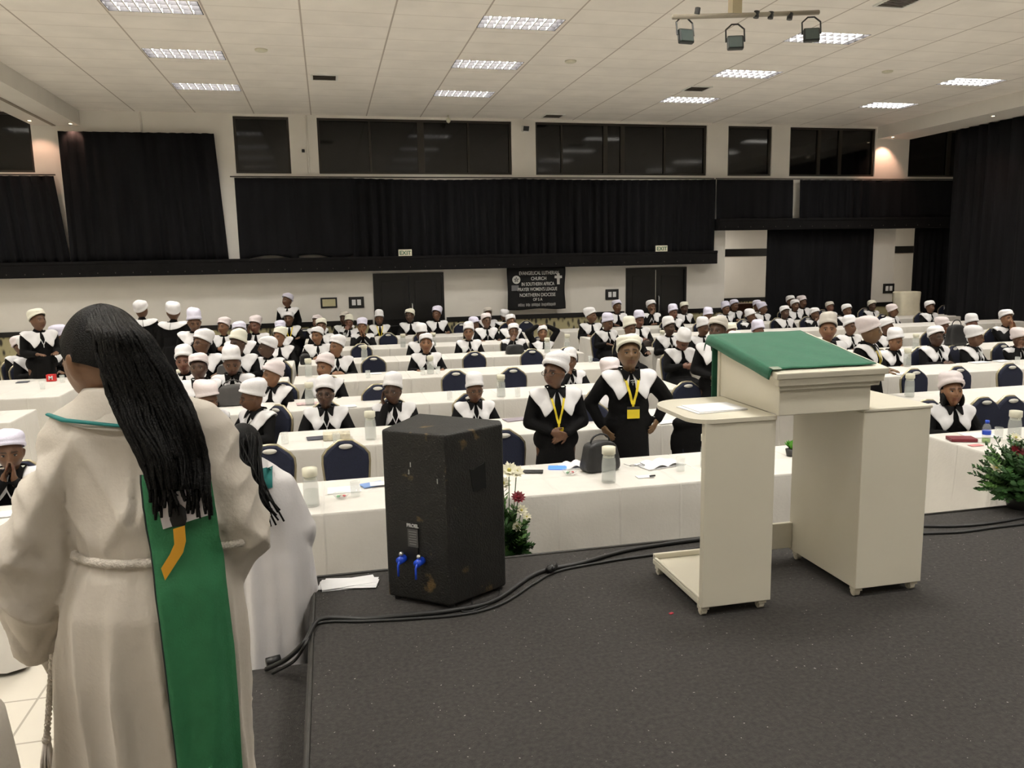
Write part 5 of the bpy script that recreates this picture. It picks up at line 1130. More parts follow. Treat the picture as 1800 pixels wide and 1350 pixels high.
# px, py of the hat top, row (None: estimated), pose, body yaw, head yaw, head pitch, skin, hat, hat colour, lanyard, spectacles, note
Q = [
 (322, 607, 9.6, 'fold', 0, 0, 6, 'r', 'bucket', 'w', None, 0, 'with a rosy face at the left end'),
 (348, 622, 8.95, 'rest', 0, 0, 4, 'd', 'cloche', 'p', 'w', 0, 'with a very dark face and white cords'),
 (356, 671, 1, 'fold', 25, 20, 22, 'm', 'slouch', 'p', None, 0, 'peeking over the robed shoulder under a pinkish hat'),
 (355, 579, 3, 'rest', 0, -45, 4, 'm', 'slouch', 'w', 'w', 1, 'wearing spectacles and looking to the left'),
 (406, 608, 2, 'fold', 0, 5, 22, 'm', 'bucket', 'w', None, 0, 'bowed behind the grey bag'),
 (418, 579, 3, 'fold', 0, -35, 6, 'd', 'bucket', 'c', 'w', 0, 'looking left with wide white collar'),
 (420, 566, 4, 'fold', 0, 0, 8, 'm', 'cloche', 'v', None, 0, 'mostly hidden under a bluish hat'),
 (392, 558, 5, 'fold', 0, -25, 2, 'l', 'slouch', 'p', None, 0, 'with an orange brown face by the back wall'),
 (448, 555, 5, 'cheek', 0, -20, 8, 'r', 'slouch', 'p', None, 0, 'near the left back wall'),
 (472, 592, 3, 'rest', -30, -50, 6, 'd', 'cloche', 'w', 'w', 0, 'seen in dark profile'),
 (479, 634, 8.85, 'rest', -20, -40, 4, 'l', 'turban', 'p', None, 0, 'with a broad face turned left'),
 (450, 667, 1, 'rest', -45, -30, 16, 'm', 'slouch', 'w', 'w', 1, 'turned away to the left wearing spectacles'),
 (570, 661, 1, 'rest', 0, -6, 4, 'd', 'bucket', 'w', 'w', 1, 'facing forward in the second row left of the speaker'),
 (570, 621, 2, 'rest', -10, -20, 4, 'l', 'turban', 'p', None, 0, 'just behind the forward facing second-row woman'),
 (557, 575, 4, 'fold', 0, -25, 5, 'l', 'cloche', 'w', 'w', 0, 'with a white cord, in front of two more hats'),
 (591, 589, 3, 'fold', 0, -40, 4, 'l', 'slouch', 'w', 'w', 0, 'in left profile beside an empty chair'),
 (490, 575, 4, 'fold', 0, -30, 0, 'l', 'slouch', 'c', None, 0, 'with lifted chin in the left middle'),
 (492, 564, 5, 'fold', 0, 0, 8, 'm', 'slouch', 'v', None, 0, 'whose bluish hat shows behind the lifted chin'),
 (507, 548, 6, 'rest', 0, -10, 6, 'm', 'cloche', 'w', 'Y', 0, 'with a yellow lanyard beneath the woman standing at the wall'),
 (564, 560, 5, 'fold', 0, 0, 5, 'm', 'cloche', 'c', None, 0, 'behind the white corded woman'),
 (557, 554, 6, 'fold', 0, -30, 5, 'm', 'cloche', 'p', None, 0, 'last of the three stacked hats left of the frame notice'),
 (604, 548, 6.6, 'fold', 0, -20, 0, 'd', 'slouch', 'g', None, 0, 'with a dark head below the socket plate'),
 (613, 553, 6, 'mouth', 0, -10, 6, 'r', 'bucket', 'c', None, 0, 'below the left socket plate'),
 (636, 559, 5, 'pray', 0, -10, 10, 'l', 'slouch', 'v', None, 0, 'with elbows spread near the left door'),
 (666, 545, 6, 'rest', 0, -5, 16, 'm', 'bucket', 'w', 'Y', 0, 'with a yellow lanyard at the left door'),
 (690, 655, 1, 'cheek', 0, -22, 10, 'd', 'bucket', 'w', 'w', 1, 'behind the speaker top'),
 (720, 543, 6, 'rest', 0, -25, 6, 'd', 'cloche', 'c', None, 0, 'wearing a cream hat before the double door'),
 (767, 538, 6, 'rest', 0, -30, 2, 'm', 'slouch', 'v', None, 0, 'upright at the right edge of the left door'),
 (739, 569, 4, 'fold', 0, 10, 20, 'd', 'bucket', 'w', None, 0, 'with head down behind the parted-lips woman'),
 (748, 587, 3, 'rest', 0, -5, 0, 'l', 'cloche', 'w', 'w', 0, 'alone in the fourth row centre with a bright face'),
 (823, 566, 4, 'fold', 0, -12, 6, 'l', 'bucket', 'w', 'w', 0, 'with folded hands in the centre of the fifth row'),
 (854, 551, 5, 'rest', 0, 10, 5, 'm', 'cloche', 'p', 'w', 0, 'behind and right of the woman with folded hands'),
 (833, 559, 5.45, 'fold', 0, 30, 10, 'm', 'turban', 'v', None, 0, 'turned away so mainly her crumpled white hat shows'),
 (857, 541, 6.6, 'fold', 0, 0, 5, 'm', 'cloche', 'g', None, 0, 'in the very back before the white wall'),
 (887, 544, 6.1, 'fold', 0, 180, 5, 'm', 'cloche', 'w', None, 0, 'seen from behind below the banner corner'),
 (897, 553, 5, 'rest', 0, 10, 5, 'l', 'cloche', 'w', 'w', 0, 'below the banner left edge'),
 (902, 569, 4, 'mouth', 0, -5, 6, 'm', 'cloche', 'w', 'w', 0, 'behind the long black bag'),
 (953, 573, 4, 'head', 0, -5, 0, 'l', 'cloche', 'w', None, 0, 'with a pink badge'),
 (832, 655, 1, 'rest', 0, 3, 14, 'm', 'bucket', 'w', 'w', 1, 'bowed in spectacles right behind the speaker'),
 (1038, 541, 5, 'rest', 0, 40, 4, 'm', 'slouch', 'w', None, 0, 'in right profile before the wallpaper'),
 (1084, 528, 6, 'rest', 0, 5, 0, 'm', 'cloche', 'v', None, 0, 'upright below the right socket plate'),
 (1065, 551, 4.45, 'rest', 10, 15, 18, 'm', 'bucket', 'v', 'w', 0, 'leaning over the end of a cloth-covered table'),
 (1105, 557, 3.6, 'rest', 0, 15, 10, 'm', 'bucket', 'c', None, 0, 'in a cream hat behind the woman with hands on hips'),
 (1122, 546, 4.7, 'fold', 0, 5, 12, 'r', 'bucket', 'v', None, 0, 'with a bowed rosy face left of the right door'),
 (1144, 528, 6, 'mouth', 0, 10, 4, 'm', 'cloche', 'w', 'w', 0, 'in front of the right double door'),
 (1182, 535, 5.6, 'rest', 0, 10, 10, 'r', 'bucket', 'v', None, 0, 'at the right leaf of the right door'),
 (1202, 531, 6.2, 'rest', 0, 0, 8, 'd', 'cloche', 'c', None, 0, 'at the right edge of the right door'),
 (1175, 557, 3.9, 'rest', 0, 15, 5, 'd', 'bucket', 'w', 'w', 0, 'dark faced beside the aisle table'),
 (1195, 580, 2.9, 'fold', 0, 0, 38, 'r', 'bucket', 'w', None, 0, 'with head bowed so low that the hat faces the stage'),
 (1233, 558, 3.8, 'rest', 0, 20, 14, 'm', 'bucket', 'w', None, 0, 'just left of the dark coated standing woman'),
 (1242, 541, 5, 'fold', 0, 10, 20, 'm', 'bucket', 'v', None, 0, 'with lowered head beside the corridor wall'),
 (1275, 530, 6, 'rest', 0, 10, 6, 'm', 'bucket', 'v', None, 0, 'below the corridor opening, left one'),
 (1290, 527, 6.5, 'fold', 0, 10, 6, 'm', 'cloche', 'v', None, 0, 'below the corridor opening, right one'),
 (1282, 568, 3, 'fold', 0, 0, 12, 'r', 'cloche', 'c', None, 0, 'small face between two nearer hats over the lectern corner'),
 (1288, 584, 2, 'fold', 0, 0, 20, 'm', 'bucket', 'w', None, 0, 'only whose hat shows above the lectern left corner'),
 (1001, 617, 2, 'mouth', 0, -20, 6, 'm', 'bucket', 'w', 'w', 0, 'half hidden by the woman looking left'),
 (1072, 630, 1, 'fold', 0, 5, 8, 'm', 'slouch', 'p', None, 0, 'peeking out between the two standing women'),
 (1389, 520, 6.9, 'fold', 0, 0, 5, 'm', 'cloche', 'w', None, 0, 'before the long floor curtain, leftmost of three'),
 (1410, 520, 6.5, 'rest', 0, 10, 3, 'm', 'slouch', 'p', None, 0, 'before the long floor curtain, rightmost of three'),
 (1397, 527, 6, 'rest', 0, 0, 4, 'm', 'cloche', 'w', None, 0, 'before the long floor curtain, between two behind'),
 (1330, 528, 6.5, 'fold', 0, 10, 8, 'm', 'cloche', 'v', None, 0, 'left of the long floor curtain, farther one'),
 (1340, 531, 6, 'rest', 0, 35, 4, 'm', 'slouch', 'v', None, 0, 'left of the long floor curtain looking right'),
 (1379, 538, 5, 'rest', 0, 0, 4, 'd', 'cloche', 'w', 'w', 0, 'very dark face above the lectern cloth'),
 (1318, 544, 5, 'mouth', 0, 30, 10, 'm', 'turban', 'w', None, 0, 'in a slouching white hat above the lectern left half'),
 (1331, 563, 3, 'fold', 0, 5, 10, 'r', 'bucket', 'v', None, 0, 'rosy face directly above the lectern left half'),
 (1431, 543, 5, 'mouth', 0, 15, 8, 'm', 'cloche', 'w', None, 0, 'left of the big headed standing woman'),
 (1458, 532, 6, 'rest', 0, 5, 4, 'r', 'cloche', 'g', None, 0, 'pale hat directly behind the big headed standing woman'),
 (1488, 535, 5, 'rest', 0, 5, 4, 'm', 'cloche', 'w', None, 0, 'before the long floor curtain, right end'),
 (1532, 528, 6, 'rest', 0, 5, 6, 'd', 'cloche', 'c', 'w', 0, 'dark faced below the narrow pillar'),
 (1493, 555, 3, 'rest', 0, 5, 6, 'm', 'bucket', 'w', 'w', 0, 'with a wide collar between the two women with yellow lanyards'),
 (1570, 577, 2, 'fold', 0, 8, 16, 'l', 'bucket', 'w', None, 0, 'reading behind the woman in profile'),
 (1568, 537, 5, 'rest', 15, 45, 6, 'm', 'slouch', 'p', None, 0, 'turned right before the draped stand'),
 (1557, 560, 3, 'fold', 0, 30, 8, 'm', 'cloche', 'w', None, 0, 'mostly hidden behind the profile woman'),
 (1634, 529, 5, 'rest', 0, 0, 4, 'm', 'cloche', 'w', 'w', 0, 'left of the tall side curtain in a white collar'),
 (1674, 521, 6, 'rest', 0, -5, 4, 'd', 'slouch', 'v', None, 0, 'dark faced in front of the tall side curtain, left one'),
 (1725, 519, 6, 'cheek', 0, -35, 6, 'm', 'slouch', 'v', None, 0, 'before the tall side curtain, middle one'),
 (1757, 524, 5.6, 'fold', 0, 180, 8, 'm', 'turban', 'v', None, 0, 'seen from behind at the far right'),
 (1768, 545, 3, 'pray', 0, -5, 4, 'l', 'cloche', 'w', None, 0, 'at the right edge'),
 (1706, 552, 3, 'fold', 0, 0, 12, 'r', 'bucket', 'w', None, 0, 'with a rosy face right of the backpack'),
 (1655, 558, 3, 'fold', 0, 20, 12, 'r', 'slouch', 'p', None, 0, 'in a pink toned hat left of the backpack'),
 (1644, 574, 2, 'fold', 0, 0, 5, 'd', 'cloche', 'w', 'w', 1, 'wearing spectacles in the third row right block'),
 (1709, 573, 2, 'rest', 20, 35, 14, 'm', 'slouch', 'w', 'w', 0, 'leaning to the right in the third row right block'),
 (1789, 577, 2, 'cheek', 0, 15, 14, 'm', 'turban', 'p', None, 0, 'at the right edge of the third row'),
 (48, 590, 12.2, 'rest', 50, 30, 4, 'm', 'turban', 'w', None, 0, 'seated at the left table turned right'),
 (32, 591, 12.75, 'fold', 50, 20, 4, 'm', 'cloche', 'p', None, 0, 'right behind the seated left table woman'),
 (104, 572, 12.9, 'fold', 30, 60, 8, 'm', 'slouch', 'v', None, 0, 'whose bluish hat shows left of the braided head'),
 (15, 756, 0, 'pray', 10, 5, 14, 'm', 'cloche', 'v', 'w', 0, 'praying at the left picture edge'),
]
def row_y(r):
    i = int(math.floor(r)); f = r-i; ys = ROWY+[17.0]; return ROWY[min(i, 6)]+TD+.27+f*1.0 if f else ROWY[i]+TD+.27
used = set(); CH = []
for (px, py, r, pose, yaw, hy, hp, sk, hat, hc, lan, sp, note) in Q:
    Y = r if r >= 7.5 else min(row_y(r), 17.0); p = onY(px, py, Y); near = Y < 9.6
    hcs = NRM[hc]; back = hy == 180
    o = person(p[0], Y, pose, yaw+(180 if back else 0), 0 if back else hy, hp, 0, sk, hat, hc, lan, specs=bool(sp), ztop=p[2], inner=near, collar=True,
               label='seated, %s hat, %s' % (hcs, note), group=None)
    if pose == 'head': MB().box((0, 0, 0), (.06, .006, .07)).obj('badge', mat('pink_badge', (.7, .2, .3), .5), o, False, (.03, -.16, .80))
    CH.append((p[0], Y, yaw+(180 if back else 0), note))
# standing people
def stander(px, py, Y, pose, **k):
    p = onY(px, py, Y); return person(p[0], Y, pose, ztop=p[2], **k)
stander(975, 618, 5.78, 'clasp', yaw=-6, hy=-42, hp=4, skin='m', hat='turban', hc='w', lan='Y', specs=True, inner=True, label='standing woman in black with clasped hands looking left, yellow lanyard and small yellow badge')
stander(1105, 590, 5.86, 'akimbo', yaw=-8, hy=-4, hp=-2, skin='h', hat='cloche', hc='c', lan='y', inner=True, label='standing woman in black with hands on hips, yellow lanyard and wide yellow badge')
brp = PEOPLE[-1]; b = MB(); b.box((0, 0, .012), (.006, .006, .036)); b.box((0, 0, .016), (.026, .006, .006)); b.tube([(-.02, .002, .03), (0, 0, .036), (.02, .002, .03)], .003, 5); b.obj('cross_brooch', M_silver, brp, False, (0, -.155, .92+STAND))
b = MB(); b.lathe([(.030, -.008), (.034, -.006), (.034, .006), (.030, .008)], n=16); b.obj('wristband', M_wribbon, brp, True, (.232, -.038, .625+STAND))
stander(1262, 557, 7.5, 'clasp', yaw=-25, hy=-20, hp=4, skin='d', hat='cloche', hc='g', lan=None, inner=True, label='standing woman in beige hat, partly hidden by the green hanging of the lectern')
stander(1455, 550, 7.45, 'clasp', yaw=-10, hy=-20, hp=4, skin='l', hat='bucket', hc='g', lan='Y', inner=True, label='standing woman with yellow lanyard behind the lectern, beige hat, face above the green cloth')
stander(1525, 557, 7.3, 'front', yaw=35, hy=25, hp=8, skin='h', hat='slouch', hc='p', lan='Y', inner=True, label='standing woman in right profile with yellow lanyard behind the lectern')
stander(505, 516, 16.9, 'down', yaw=-10, hy=-35, skin='m', hat='cloche', hc='v', lan=None, hp=2, label='person standing alone at the back wall left of the framed notice')
stander(339, 543, 11.45, 'down', yaw=10, hy=5, hp=24, skin='m', hat='bucket', hc='v', lan=None, label='standing person bending the head forward, right of the two seen from behind')
stander(302, 531, 12.6, 'down', yaw=165, hy=30, skin='m', hat='cloche', hc='w', lan=None, hp=2, label='standing person seen from behind, head turned left, right one of two')
stander(247, 529, 13.6, 'down', yaw=195, hy=-30, skin='m', hat='cloche', hc='w', lan=None, hp=2, label='standing person seen from behind, head turned right, just right of the braided head')
stander(63, 544, 11.9, 'front', yaw=35, hy=15, skin='m', hat='cloche', hc='c', lan='w', hp=2, label='standing person at the left table turned right with forearms forward')
# woman with loose black hair at the front right
p = onY(1673, 654, 5.66); person(p[0], 5.66, 'rest', -14, -6, 2, 0, 'l', 'turban', 'p', None, ztop=p[2], inner=True, hairb=True, label='seated woman with black hair under a pinkish hat, behind the dark red book'); CH.append((p[0], 5.66, 0, 'of the front right woman with black hair'))
p = onY(1793, 536, 14.8); o = person(p[0], 14.8, 'rest', 0, -25, 4, 0, 'm', None, 'w', None, eyes=False, ztop=p[2]+.04, collar=False, hairb=True, label='seated bare-headed person in a cream jacket at the right picture edge')
o.children[0].data = o.children[0].data.copy(); o.children[0].data.materials[0] = mat('cream_jacket', (.6, .52, .33), .7); CH.append((p[0], 14.8, 0, 'of the person in a cream jacket'))
# chairs under the seated people
for x, y, yw, note in CH:
    n_ = note.split(' with ')[0] if note.startswith('of') else 'of the person '+note
    full = y < 7.5
    a = math.radians(yw); chair(x-math.sin(a)*.02, y+.03, a, 'navy chair '+n_.replace('of the person ', 'of the one '), full)
# empty chairs: pixel of the chair-back top, row
for px, py, r, lab in ((607, 768, 0, 'empty navy chair behind the front table, left of the speaker'), (472, 790, 0, 'navy chair behind the second white-robed person, left corner'), (664, 664, 1.95, 'empty navy chair left of the woman resting her cheek'), (657, 629, 3, 'empty navy chair in the fourth row left of the bright faced woman'),
    (803, 650, 2, 'empty navy chair left above the bowed woman in spectacles'), (905, 650, 2, 'empty navy chair above the lone carafe'), (836, 622, 3, 'empty navy chair below the woman with folded hands'), (938, 617, 3, 'empty navy chair with a pink mark below the raised-arms woman'), (1000, 612, 3, 'empty navy chair right of the pink-marked one'),
    (635, 604, 4, 'empty navy chair right of the profile with white cord'), (683, 590, 5, 'empty navy chair before the left door, left one'), (743, 581, 5, 'empty navy chair before the left door, right one'), (812, 563, 6, 'empty black looking chair with a pale frame by the back wall'), (927, 563, 6, 'empty chair below the banner'), (535, 572, 6, 'empty navy chair in the back behind the three stacked hats'),
    (1216, 683, 1, 'empty navy chair left of the lectern at the second-row end'), (1236, 722, 0, 'chair with a black jacket beside the lectern left shelf'), (1620, 655, 1, 'empty navy chair right of the reading sheets'), (1698, 647, 1, 'empty navy chair behind the front right woman'), (1790, 645, 1, 'empty navy chair at the right edge of the second row'), (1748, 705, 0, 'empty navy chair right of the front right woman'), (1796, 692, 0, 'navy chair at the right picture edge in the front row'),
    (890, 770, 0, 'navy chair between the speaker and the woman looking left'), (1048, 672, .9, 'navy chair behind the standing woman with hands on hips')):
    Y = row_y(r); p = onY(px, py, Y+.1); chair(p[0], Y, 0, lab, True)
for px, py, lab in ((5, 705, 'navy chair at the left picture edge, nearest'), (8, 590, 'dark chair at the left edge by the wallpaper')):
    p = onZ(px, py, .9); chair(p[0]-.1, p[1], math.radians(60), lab, True)
jk = MB(); jk.cap((-.17, 0, .86), .05, (.17, 0, .86), .05); jk.ell((0, .02, .70), (.23, .07, .22)); jk.ell((.0, .02, .55), (.22, .08, .2))
jme = remesh(jk, .02, 1, 3); jme.materials.append(M_dress); p = onY(1236, 722, row_y(0)+.1); o = new('black_jacket', jme, None, (p[0], row_y(0)+.20, .02)); tag(o, 'black jacket hung over the chair beside the lectern left shelf', 'jacket')
# ------------------------------------------------------------------ robed people
def loft(rings, n=36, m=None, wav=0, seed=0, cap=(True, True)):
    """rings: (cx, cy, z, rx, ry)"""
    r = np.random.default_rng(seed); ph = r.uniform(0, 6, 3); vs = []
    for j, (cx, cy, z, rx, ry) in enumerate(rings):
        for k in range(n):
            q = 2*PI*k/n; w_ = 1+wav*(math.sin(7*q+ph[0])+.6*math.sin(11*q+ph[1]+z))*(j/len(rings)); vs.append((cx+rx*math.cos(q)*w_, cy+ry*math.sin(q)*w_, z))
    fs = [(i*n+k, i*n+(k+1) % n, (i+1)*n+(k+1) % n, (i+1)*n+k) for i in range(len(rings)-1) for k in range(n)]
    if cap[0]: fs.append(tuple(range(n))[::-1])
    if cap[1]: fs.append(tuple((len(rings)-1)*n+k for k in range(n)))
    mb = MB(); mb.add(vs, fs, m); return mb
YR = 2.05
def PX(px, py, Y=YR): q = onY(px, py, Y); return Vector((q[0], Y, q[2]))
def robed_woman():
    pose = 'clasp'; P = proto(pose); v, M, piv, hcn = head_turn(P, P['bv'], 36, 1, 0)
    nw = np.where(v[:, 2] < STAND+.90, .56, np.where(v[:, 2] < STAND+1.03, .56+.44*(v[:, 2]-STAND-.90)/.13, 1)); v[:, 0] *= nw
    me = P['body'].copy(); me.name = 'person'; z0 = .40
    # she stands on the step facing away, head bowed and turned to the left
    root = new('person', me, None, (-.515, YR, z0), (0, 0, math.radians(185))); s = 1.055
    sc = Matrix.Diagonal((s, s, s, 1)); setv(me, v*s); root.color = (.17, .08, .036, 1)
    tag(root, 'woman in a cream robe, green stole and long braids, seen from behind beside the stage', 'person')
    W = root.matrix_basis.copy(); Wi = W.inverted()
    def put(mb_or_me, name, m, smooth=True, parent=None):
        me_ = mb_or_me if isinstance(mb_or_me, bpy.types.Mesh) else mb_or_me.mesh(name, m, smooth)
        me_.transform(Wi); o = new(name, me_, parent or root); return o
    # ---- robe
    b = MB()
    TW_ = 2.05
    b.add(*(lambda q: (q.v, q.f))(loft([(-.50, 2.05, 1.925, .075, .075), (-.49, 2.05, 1.895, .11, .095), (-.47, 2.05, 1.865, .18, .11), (-.468, 2.05, 1.82, .215, .125), (-.458, 2.05, 1.74, .222, .135), (-.44, 2.04, 1.64, .195, .145), (-.44, 2.03, 1.56, .178, .142), (-.44, 2.03, 1.525, .170, .138),
        (-.45, 2.03, 1.49, .185, .152), (-.46, 2.03, 1.40, .205, .175), (-.47, 2.04, 1.25, .215, .185), (-.475, 2.05, 1.05, .212, .185), (-.478, 2.06, .80, .216, .19), (-.48, 2.07, .55, .225, .20), (-.48, 2.08, .43, .23, .205)])))
    def sleeve(pts):
        n = 20; vs = []
        for (c, rx, ry, ang) in pts:
            for k in range(n):
                q = 2*PI*k/n; x = rx*math.cos(q); z = ry*math.sin(q); vs.append((c[0]+x*math.cos(ang), c[1]+z, c[2]+x*math.sin(ang)))
        fs = [(i*n+k, i*n+(k+1) % n, (i+1)*n+(k+1) % n, (i+1)*n+k) for i in range(len(pts)-1) for k in range(n)]+[tuple(range(n))[::-1], tuple((len(pts)-1)*n+k for k in range(n))]
        b.add(vs, fs)
    sleeve([((-.60, 2.05, 1.80), .09, .095, .5), ((-.645, 2.05, 1.72), .10, .11, .35), ((-.69, 2.06, 1.60), .10, .12, .2), ((-.705, 2.09, 1.50), .105, .14, .1), ((-.728, 2.12, 1.42), .098, .15, .0), ((-.752, 2.15, 1.345), .082, .15, .0), ((-.755, 2.17, 1.27), .058, .13, .0), ((-.762, 2.19, 1.20), .030, .08, 0), ((-.768, 2.19, 1.15), .010, .03, 0)])
    sleeve([((-.335, 2.05, 1.80), .085, .09, -.5), ((-.295, 2.05, 1.70), .085, .11, -.3), ((-.270, 2.07, 1.60), .080, .12, -.1), ((-.268, 2.10, 1.52), .078, .14, 0), ((-.275, 2.13, 1.45), .068, .13, 0), ((-.28, 2.15, 1.39), .04, .10, 0), ((-.285, 2.16, 1.36), .015, .05, 0)])
    rme = remesh(b, .0085, .8, 3); V = getv(rme); N = getn(rme)
    # cloth folds: long vertical folds below the cord, diagonal folds from the shoulders to the elbows
    x, y, z = V[:, 0]+.46, V[:, 1]-2.05, V[:, 2]; ang = np.arctan2(y, x); body = (np.abs(x+.0) < .30)
    rdg = lambda t, pw=2.: (1-np.abs(np.sin(t)))**pw
    below = 1-sstep(1.15, 1.53, z); d = .030*below*(rdg(ang*3.5+.5+.35*np.sin(z*3))+.7*rdg(ang*6.3+z*1.2+1.))-.012*below
    ups = sstep(1.54, 1.62, z)*(1-sstep(1.76, 1.88, z)); d += ups*(.020*rdg(x*15*1.0+(z-1.6)*9*np.sign(x)+.6)+.012*rdg(x*27-(z-1.6)*14*np.sign(x)))
    gath = np.exp(-((z-1.535)/.06)**2); d += .007*gath*rdg(ang*11)
    slv = sstep(.20, .25, np.abs(x)); sg = np.sign(x)
    d += slv*(.026*rdg(z*11+x*sg*9+y*6)+.015*rdg(z*19-x*sg*16))*(1-sstep(1.74, 1.84, z))-.006*slv
    V = V+N*d[:, None]; setv(rme, V); rme.materials.append(M_alb); put(rme, 'robe', M_alb)
    T = BVHTree.FromPolygons([tuple(q) for q in V], [tuple(p.vertices) for p in rme.polygons])
    def back(x, z, off=.008):
        h = T.ray_cast(Vector((x, 0, z)), Vector((0, 1, 0))); return (h[0].y if h[0] else 1.95)-off
    def hang(x, z):
        return min(back(x+dx, z+dz_, .0) for dx in (-.03, 0, .03) for dz_ in (-.06, -.03, 0, .03, .06))
    # collar of the robe, standing and folded
    cb = MB(); n = 28; vs = []
    for (z, rx, ry, dy) in ((1.86, .080, .072, 0), (1.895, .078, .074, .0), (1.908, .084, .080, 0), (1.89, .105, .096, 0), (1.86, .130, .115, -.005), (1.838, .148, .128, -.008)):
        for k in range(n): q = 2*PI*k/n; vs.append((-.505+rx*math.cos(q)+(.02 if z < 1.9 else 0), 2.05+dy+ry*math.sin(q), z+(.34 if z > 1.875 else (.12 if z > 1.85 else -.12))*(rx*math.cos(q))+(-.010 if math.sin(q) > .8 else 0)))
    cb.add(vs, [(i*n+k, i*n+(k+1) % n, (i+1)*n+(k+1) % n, (i+1)*n+k) for i in range(5) for k in range(n)]); put(cb, 'robe_collar', M_alb)
    # cord round the waist and the tassel hanging at the left
    cb = MB(); pts = []
    for k in range(41):
        q = 2*PI*k/40; cx, cy = -.44, 2.03; dv = Vector((math.cos(q), math.sin(q), 0)); h = T.ray_cast(Vector((cx, cy, 1.532))+dv*.6, -dv); 
        pts.append((Vector((cx, cy, 1.532))+dv*(.182 if not h[0] or (h[0]-Vector((cx, cy, 1.532))).length > .25 else (h[0]-Vector((cx, cy, 1.532))).length+.004)))
    cb.tube(pts, .011, 8); put(cb, 'waist_cord', mat('beige_cord', (.60, .55, .48), .8, .15, 60, .6, 200))
    a0 = PX(93, 1150, 2.0); a1 = PX(82, 1300, 2.0); cb = MB(); pts = [a0+(a1-a0)*(k/60) for k in range(61)]
    for ph in (0, PI): cb.tube([p+Vector((math.cos(k*.9+ph)*.0035, math.sin(k*.9+ph)*.0035, 0)) for k, p in enumerate(pts)], .0052, 6)
    cb.ell(a1, (.011, .011, .012), n=10, k=8); cd = put(cb, 'hanging_cord', MATS['beige_cord'])
    cb = MB()
    for k in range(22):
        q = k*2.4; rr = .011*math.sqrt(k/22)+.002; cb.tube([a1+Vector((rr*.5*math.cos(q), rr*.5*math.sin(q), -.005)), a1+Vector((rr*1.2*math.cos(q)-.004, rr*1.2*math.sin(q), -.06)), a1+Vector((rr*1.3*math.cos(q)-.008, rr*1.3*math.sin(q), -.12))], .0028, 5)
    put(cb, 'tassel', mat('pale_tassel', (.58, .53, .48), .8), True, cd)
    # stole down the back
    def strip(rows_, m, name, off, par=None):
        nn = 12; vs = []
        for (zl, xl, xr) in rows_:
            for k in range(nn+1):
                x = xl+(xr-xl)*k/nn; vs.append((x, hang(x, zl)-off if name == 'green_stole' else back(x, zl, off), zl))
        rr = len(rows_); sb = MB(); sb.add(vs, [(j*(nn+1)+k, j*(nn+1)+k+1, (j+1)*(nn+1)+k+1, (j+1)*(nn+1)+k) for j in range(rr-1) for k in range(nn)])
        o = sb.obj('tmp', None, None, True); so = o.modifiers.new('s', 'SOLIDIFY'); so.thickness = .004; so.offset = 0; me_ = evald(o); bpy.data.objects.remove(o); me_.materials.clear(); me_.materials.append(m)
        return put(me_, name, m, True, par)
    edge = [(835, 249, 367), (845, 250, 369), (860, 252, 372), (930, 262, 383), (1000, 276, 391), (1080, 288, 400), (1160, 298, 409), (1260, 309, 415), (1350, 318, 421), (1450, 326, 428), (1560, 332, 434)]
    pts = []
    for (py, l, r_) in edge: L_ = PX(l, py, 1.88); R_ = PX(r_, py, 1.88); pts.append((L_.z, L_.x, R_.x))
    zz = np.linspace(pts[0][0], max(pts[-1][0], .55), 60); A = np.array(sorted(pts)); rws = [(z, np.interp(z, A[:, 0], A[:, 1]), np.interp(z, A[:, 0], A[:, 2])) for z in zz]
    # the cloth hangs straight: smooth the depth
    stl = strip(rws, M_stole, 'green_stole', .016); 
    lb = MB(); lp = [Vector((rw[1]-.001, hang(rw[1], rw[0])-.014, rw[0])) for rw in rws]; lb.tube(lp, .0035, 6); put(lb, 'stole_lining', mat('dark_lining', (.006, .012, .010), .8), True, stl)
    # neck part of the stole, dark green line across the shoulders
    cb = MB(); cb.tube([(-.655, 2.03, 1.865), (-.60, 1.955, 1.862), (-.54, 1.925, 1.858), (-.47, 1.915, 1.848), (-.42, 1.91, 1.835)], [.006, .008, .007, .006, .006], 8, flat=.6); put(cb, 'stole_neck', M_teal)
    # emblem: pale square, black figure and curved yellow bars
    PY = []
    def patch(poly, m, name, off):
        P3 = [PX(a, c, 1.87) for a, c in poly]; PY.append(min(hang(p.x, p.z) for p in P3)); yb = min(PY[0], PY[-1])-off; P3 = [Vector((p.x, yb, p.z)) for p in P3]; k = len(P3)
        th = Vector((0, .003, 0)); sb = MB(); sb.add(P3+[p+th for p in P3], [tuple(range(k)), tuple(range(k, 2*k))[::-1]]+[(i, (i+1) % k, k+(i+1) % k, k+i) for i in range(k)]); return put(sb, name, m, False, stl)
    patch([(273, 874), (354, 852), (367, 905), (287, 930)], mat('pale_patch', (.62, .58, .60), .6), 'pale_patch', .020)
    patch([(300, 893), (308, 886), (318, 886), (326, 893), (329, 912), (326, 922), (304, 925), (299, 912)], mat('black_patch', (.008, .007, .006), .8), 'black_figure', .024)
    patch([(308, 924), (328, 918), (330, 945), (325, 965), (312, 985), (294, 1013), (287, 992), (302, 968), (310, 950)], mat('amber_patch', (.62, .30, .01), .6), 'yellow_bars', .024)
    patch([(336, 880), (350, 878), (352, 892), (338, 894)], MATS['black_patch'], 'dark_square', .024)
    # ---- braids
    hb = MB(); rg = np.random.default_rng(11); Rm = Matrix.Rotation(math.radians(185), 3, 'Z')
    hc = W @ (((M @ (hcn-piv))+piv)*s)
    fd = (Rm @ M) @ Vector((0, -1, 0)); upv = (Rm @ M) @ Vector((0, 0, 1)); sd = upv.cross(fd).normalized(); Rh = Matrix((sd, -fd, upv)).transposed()
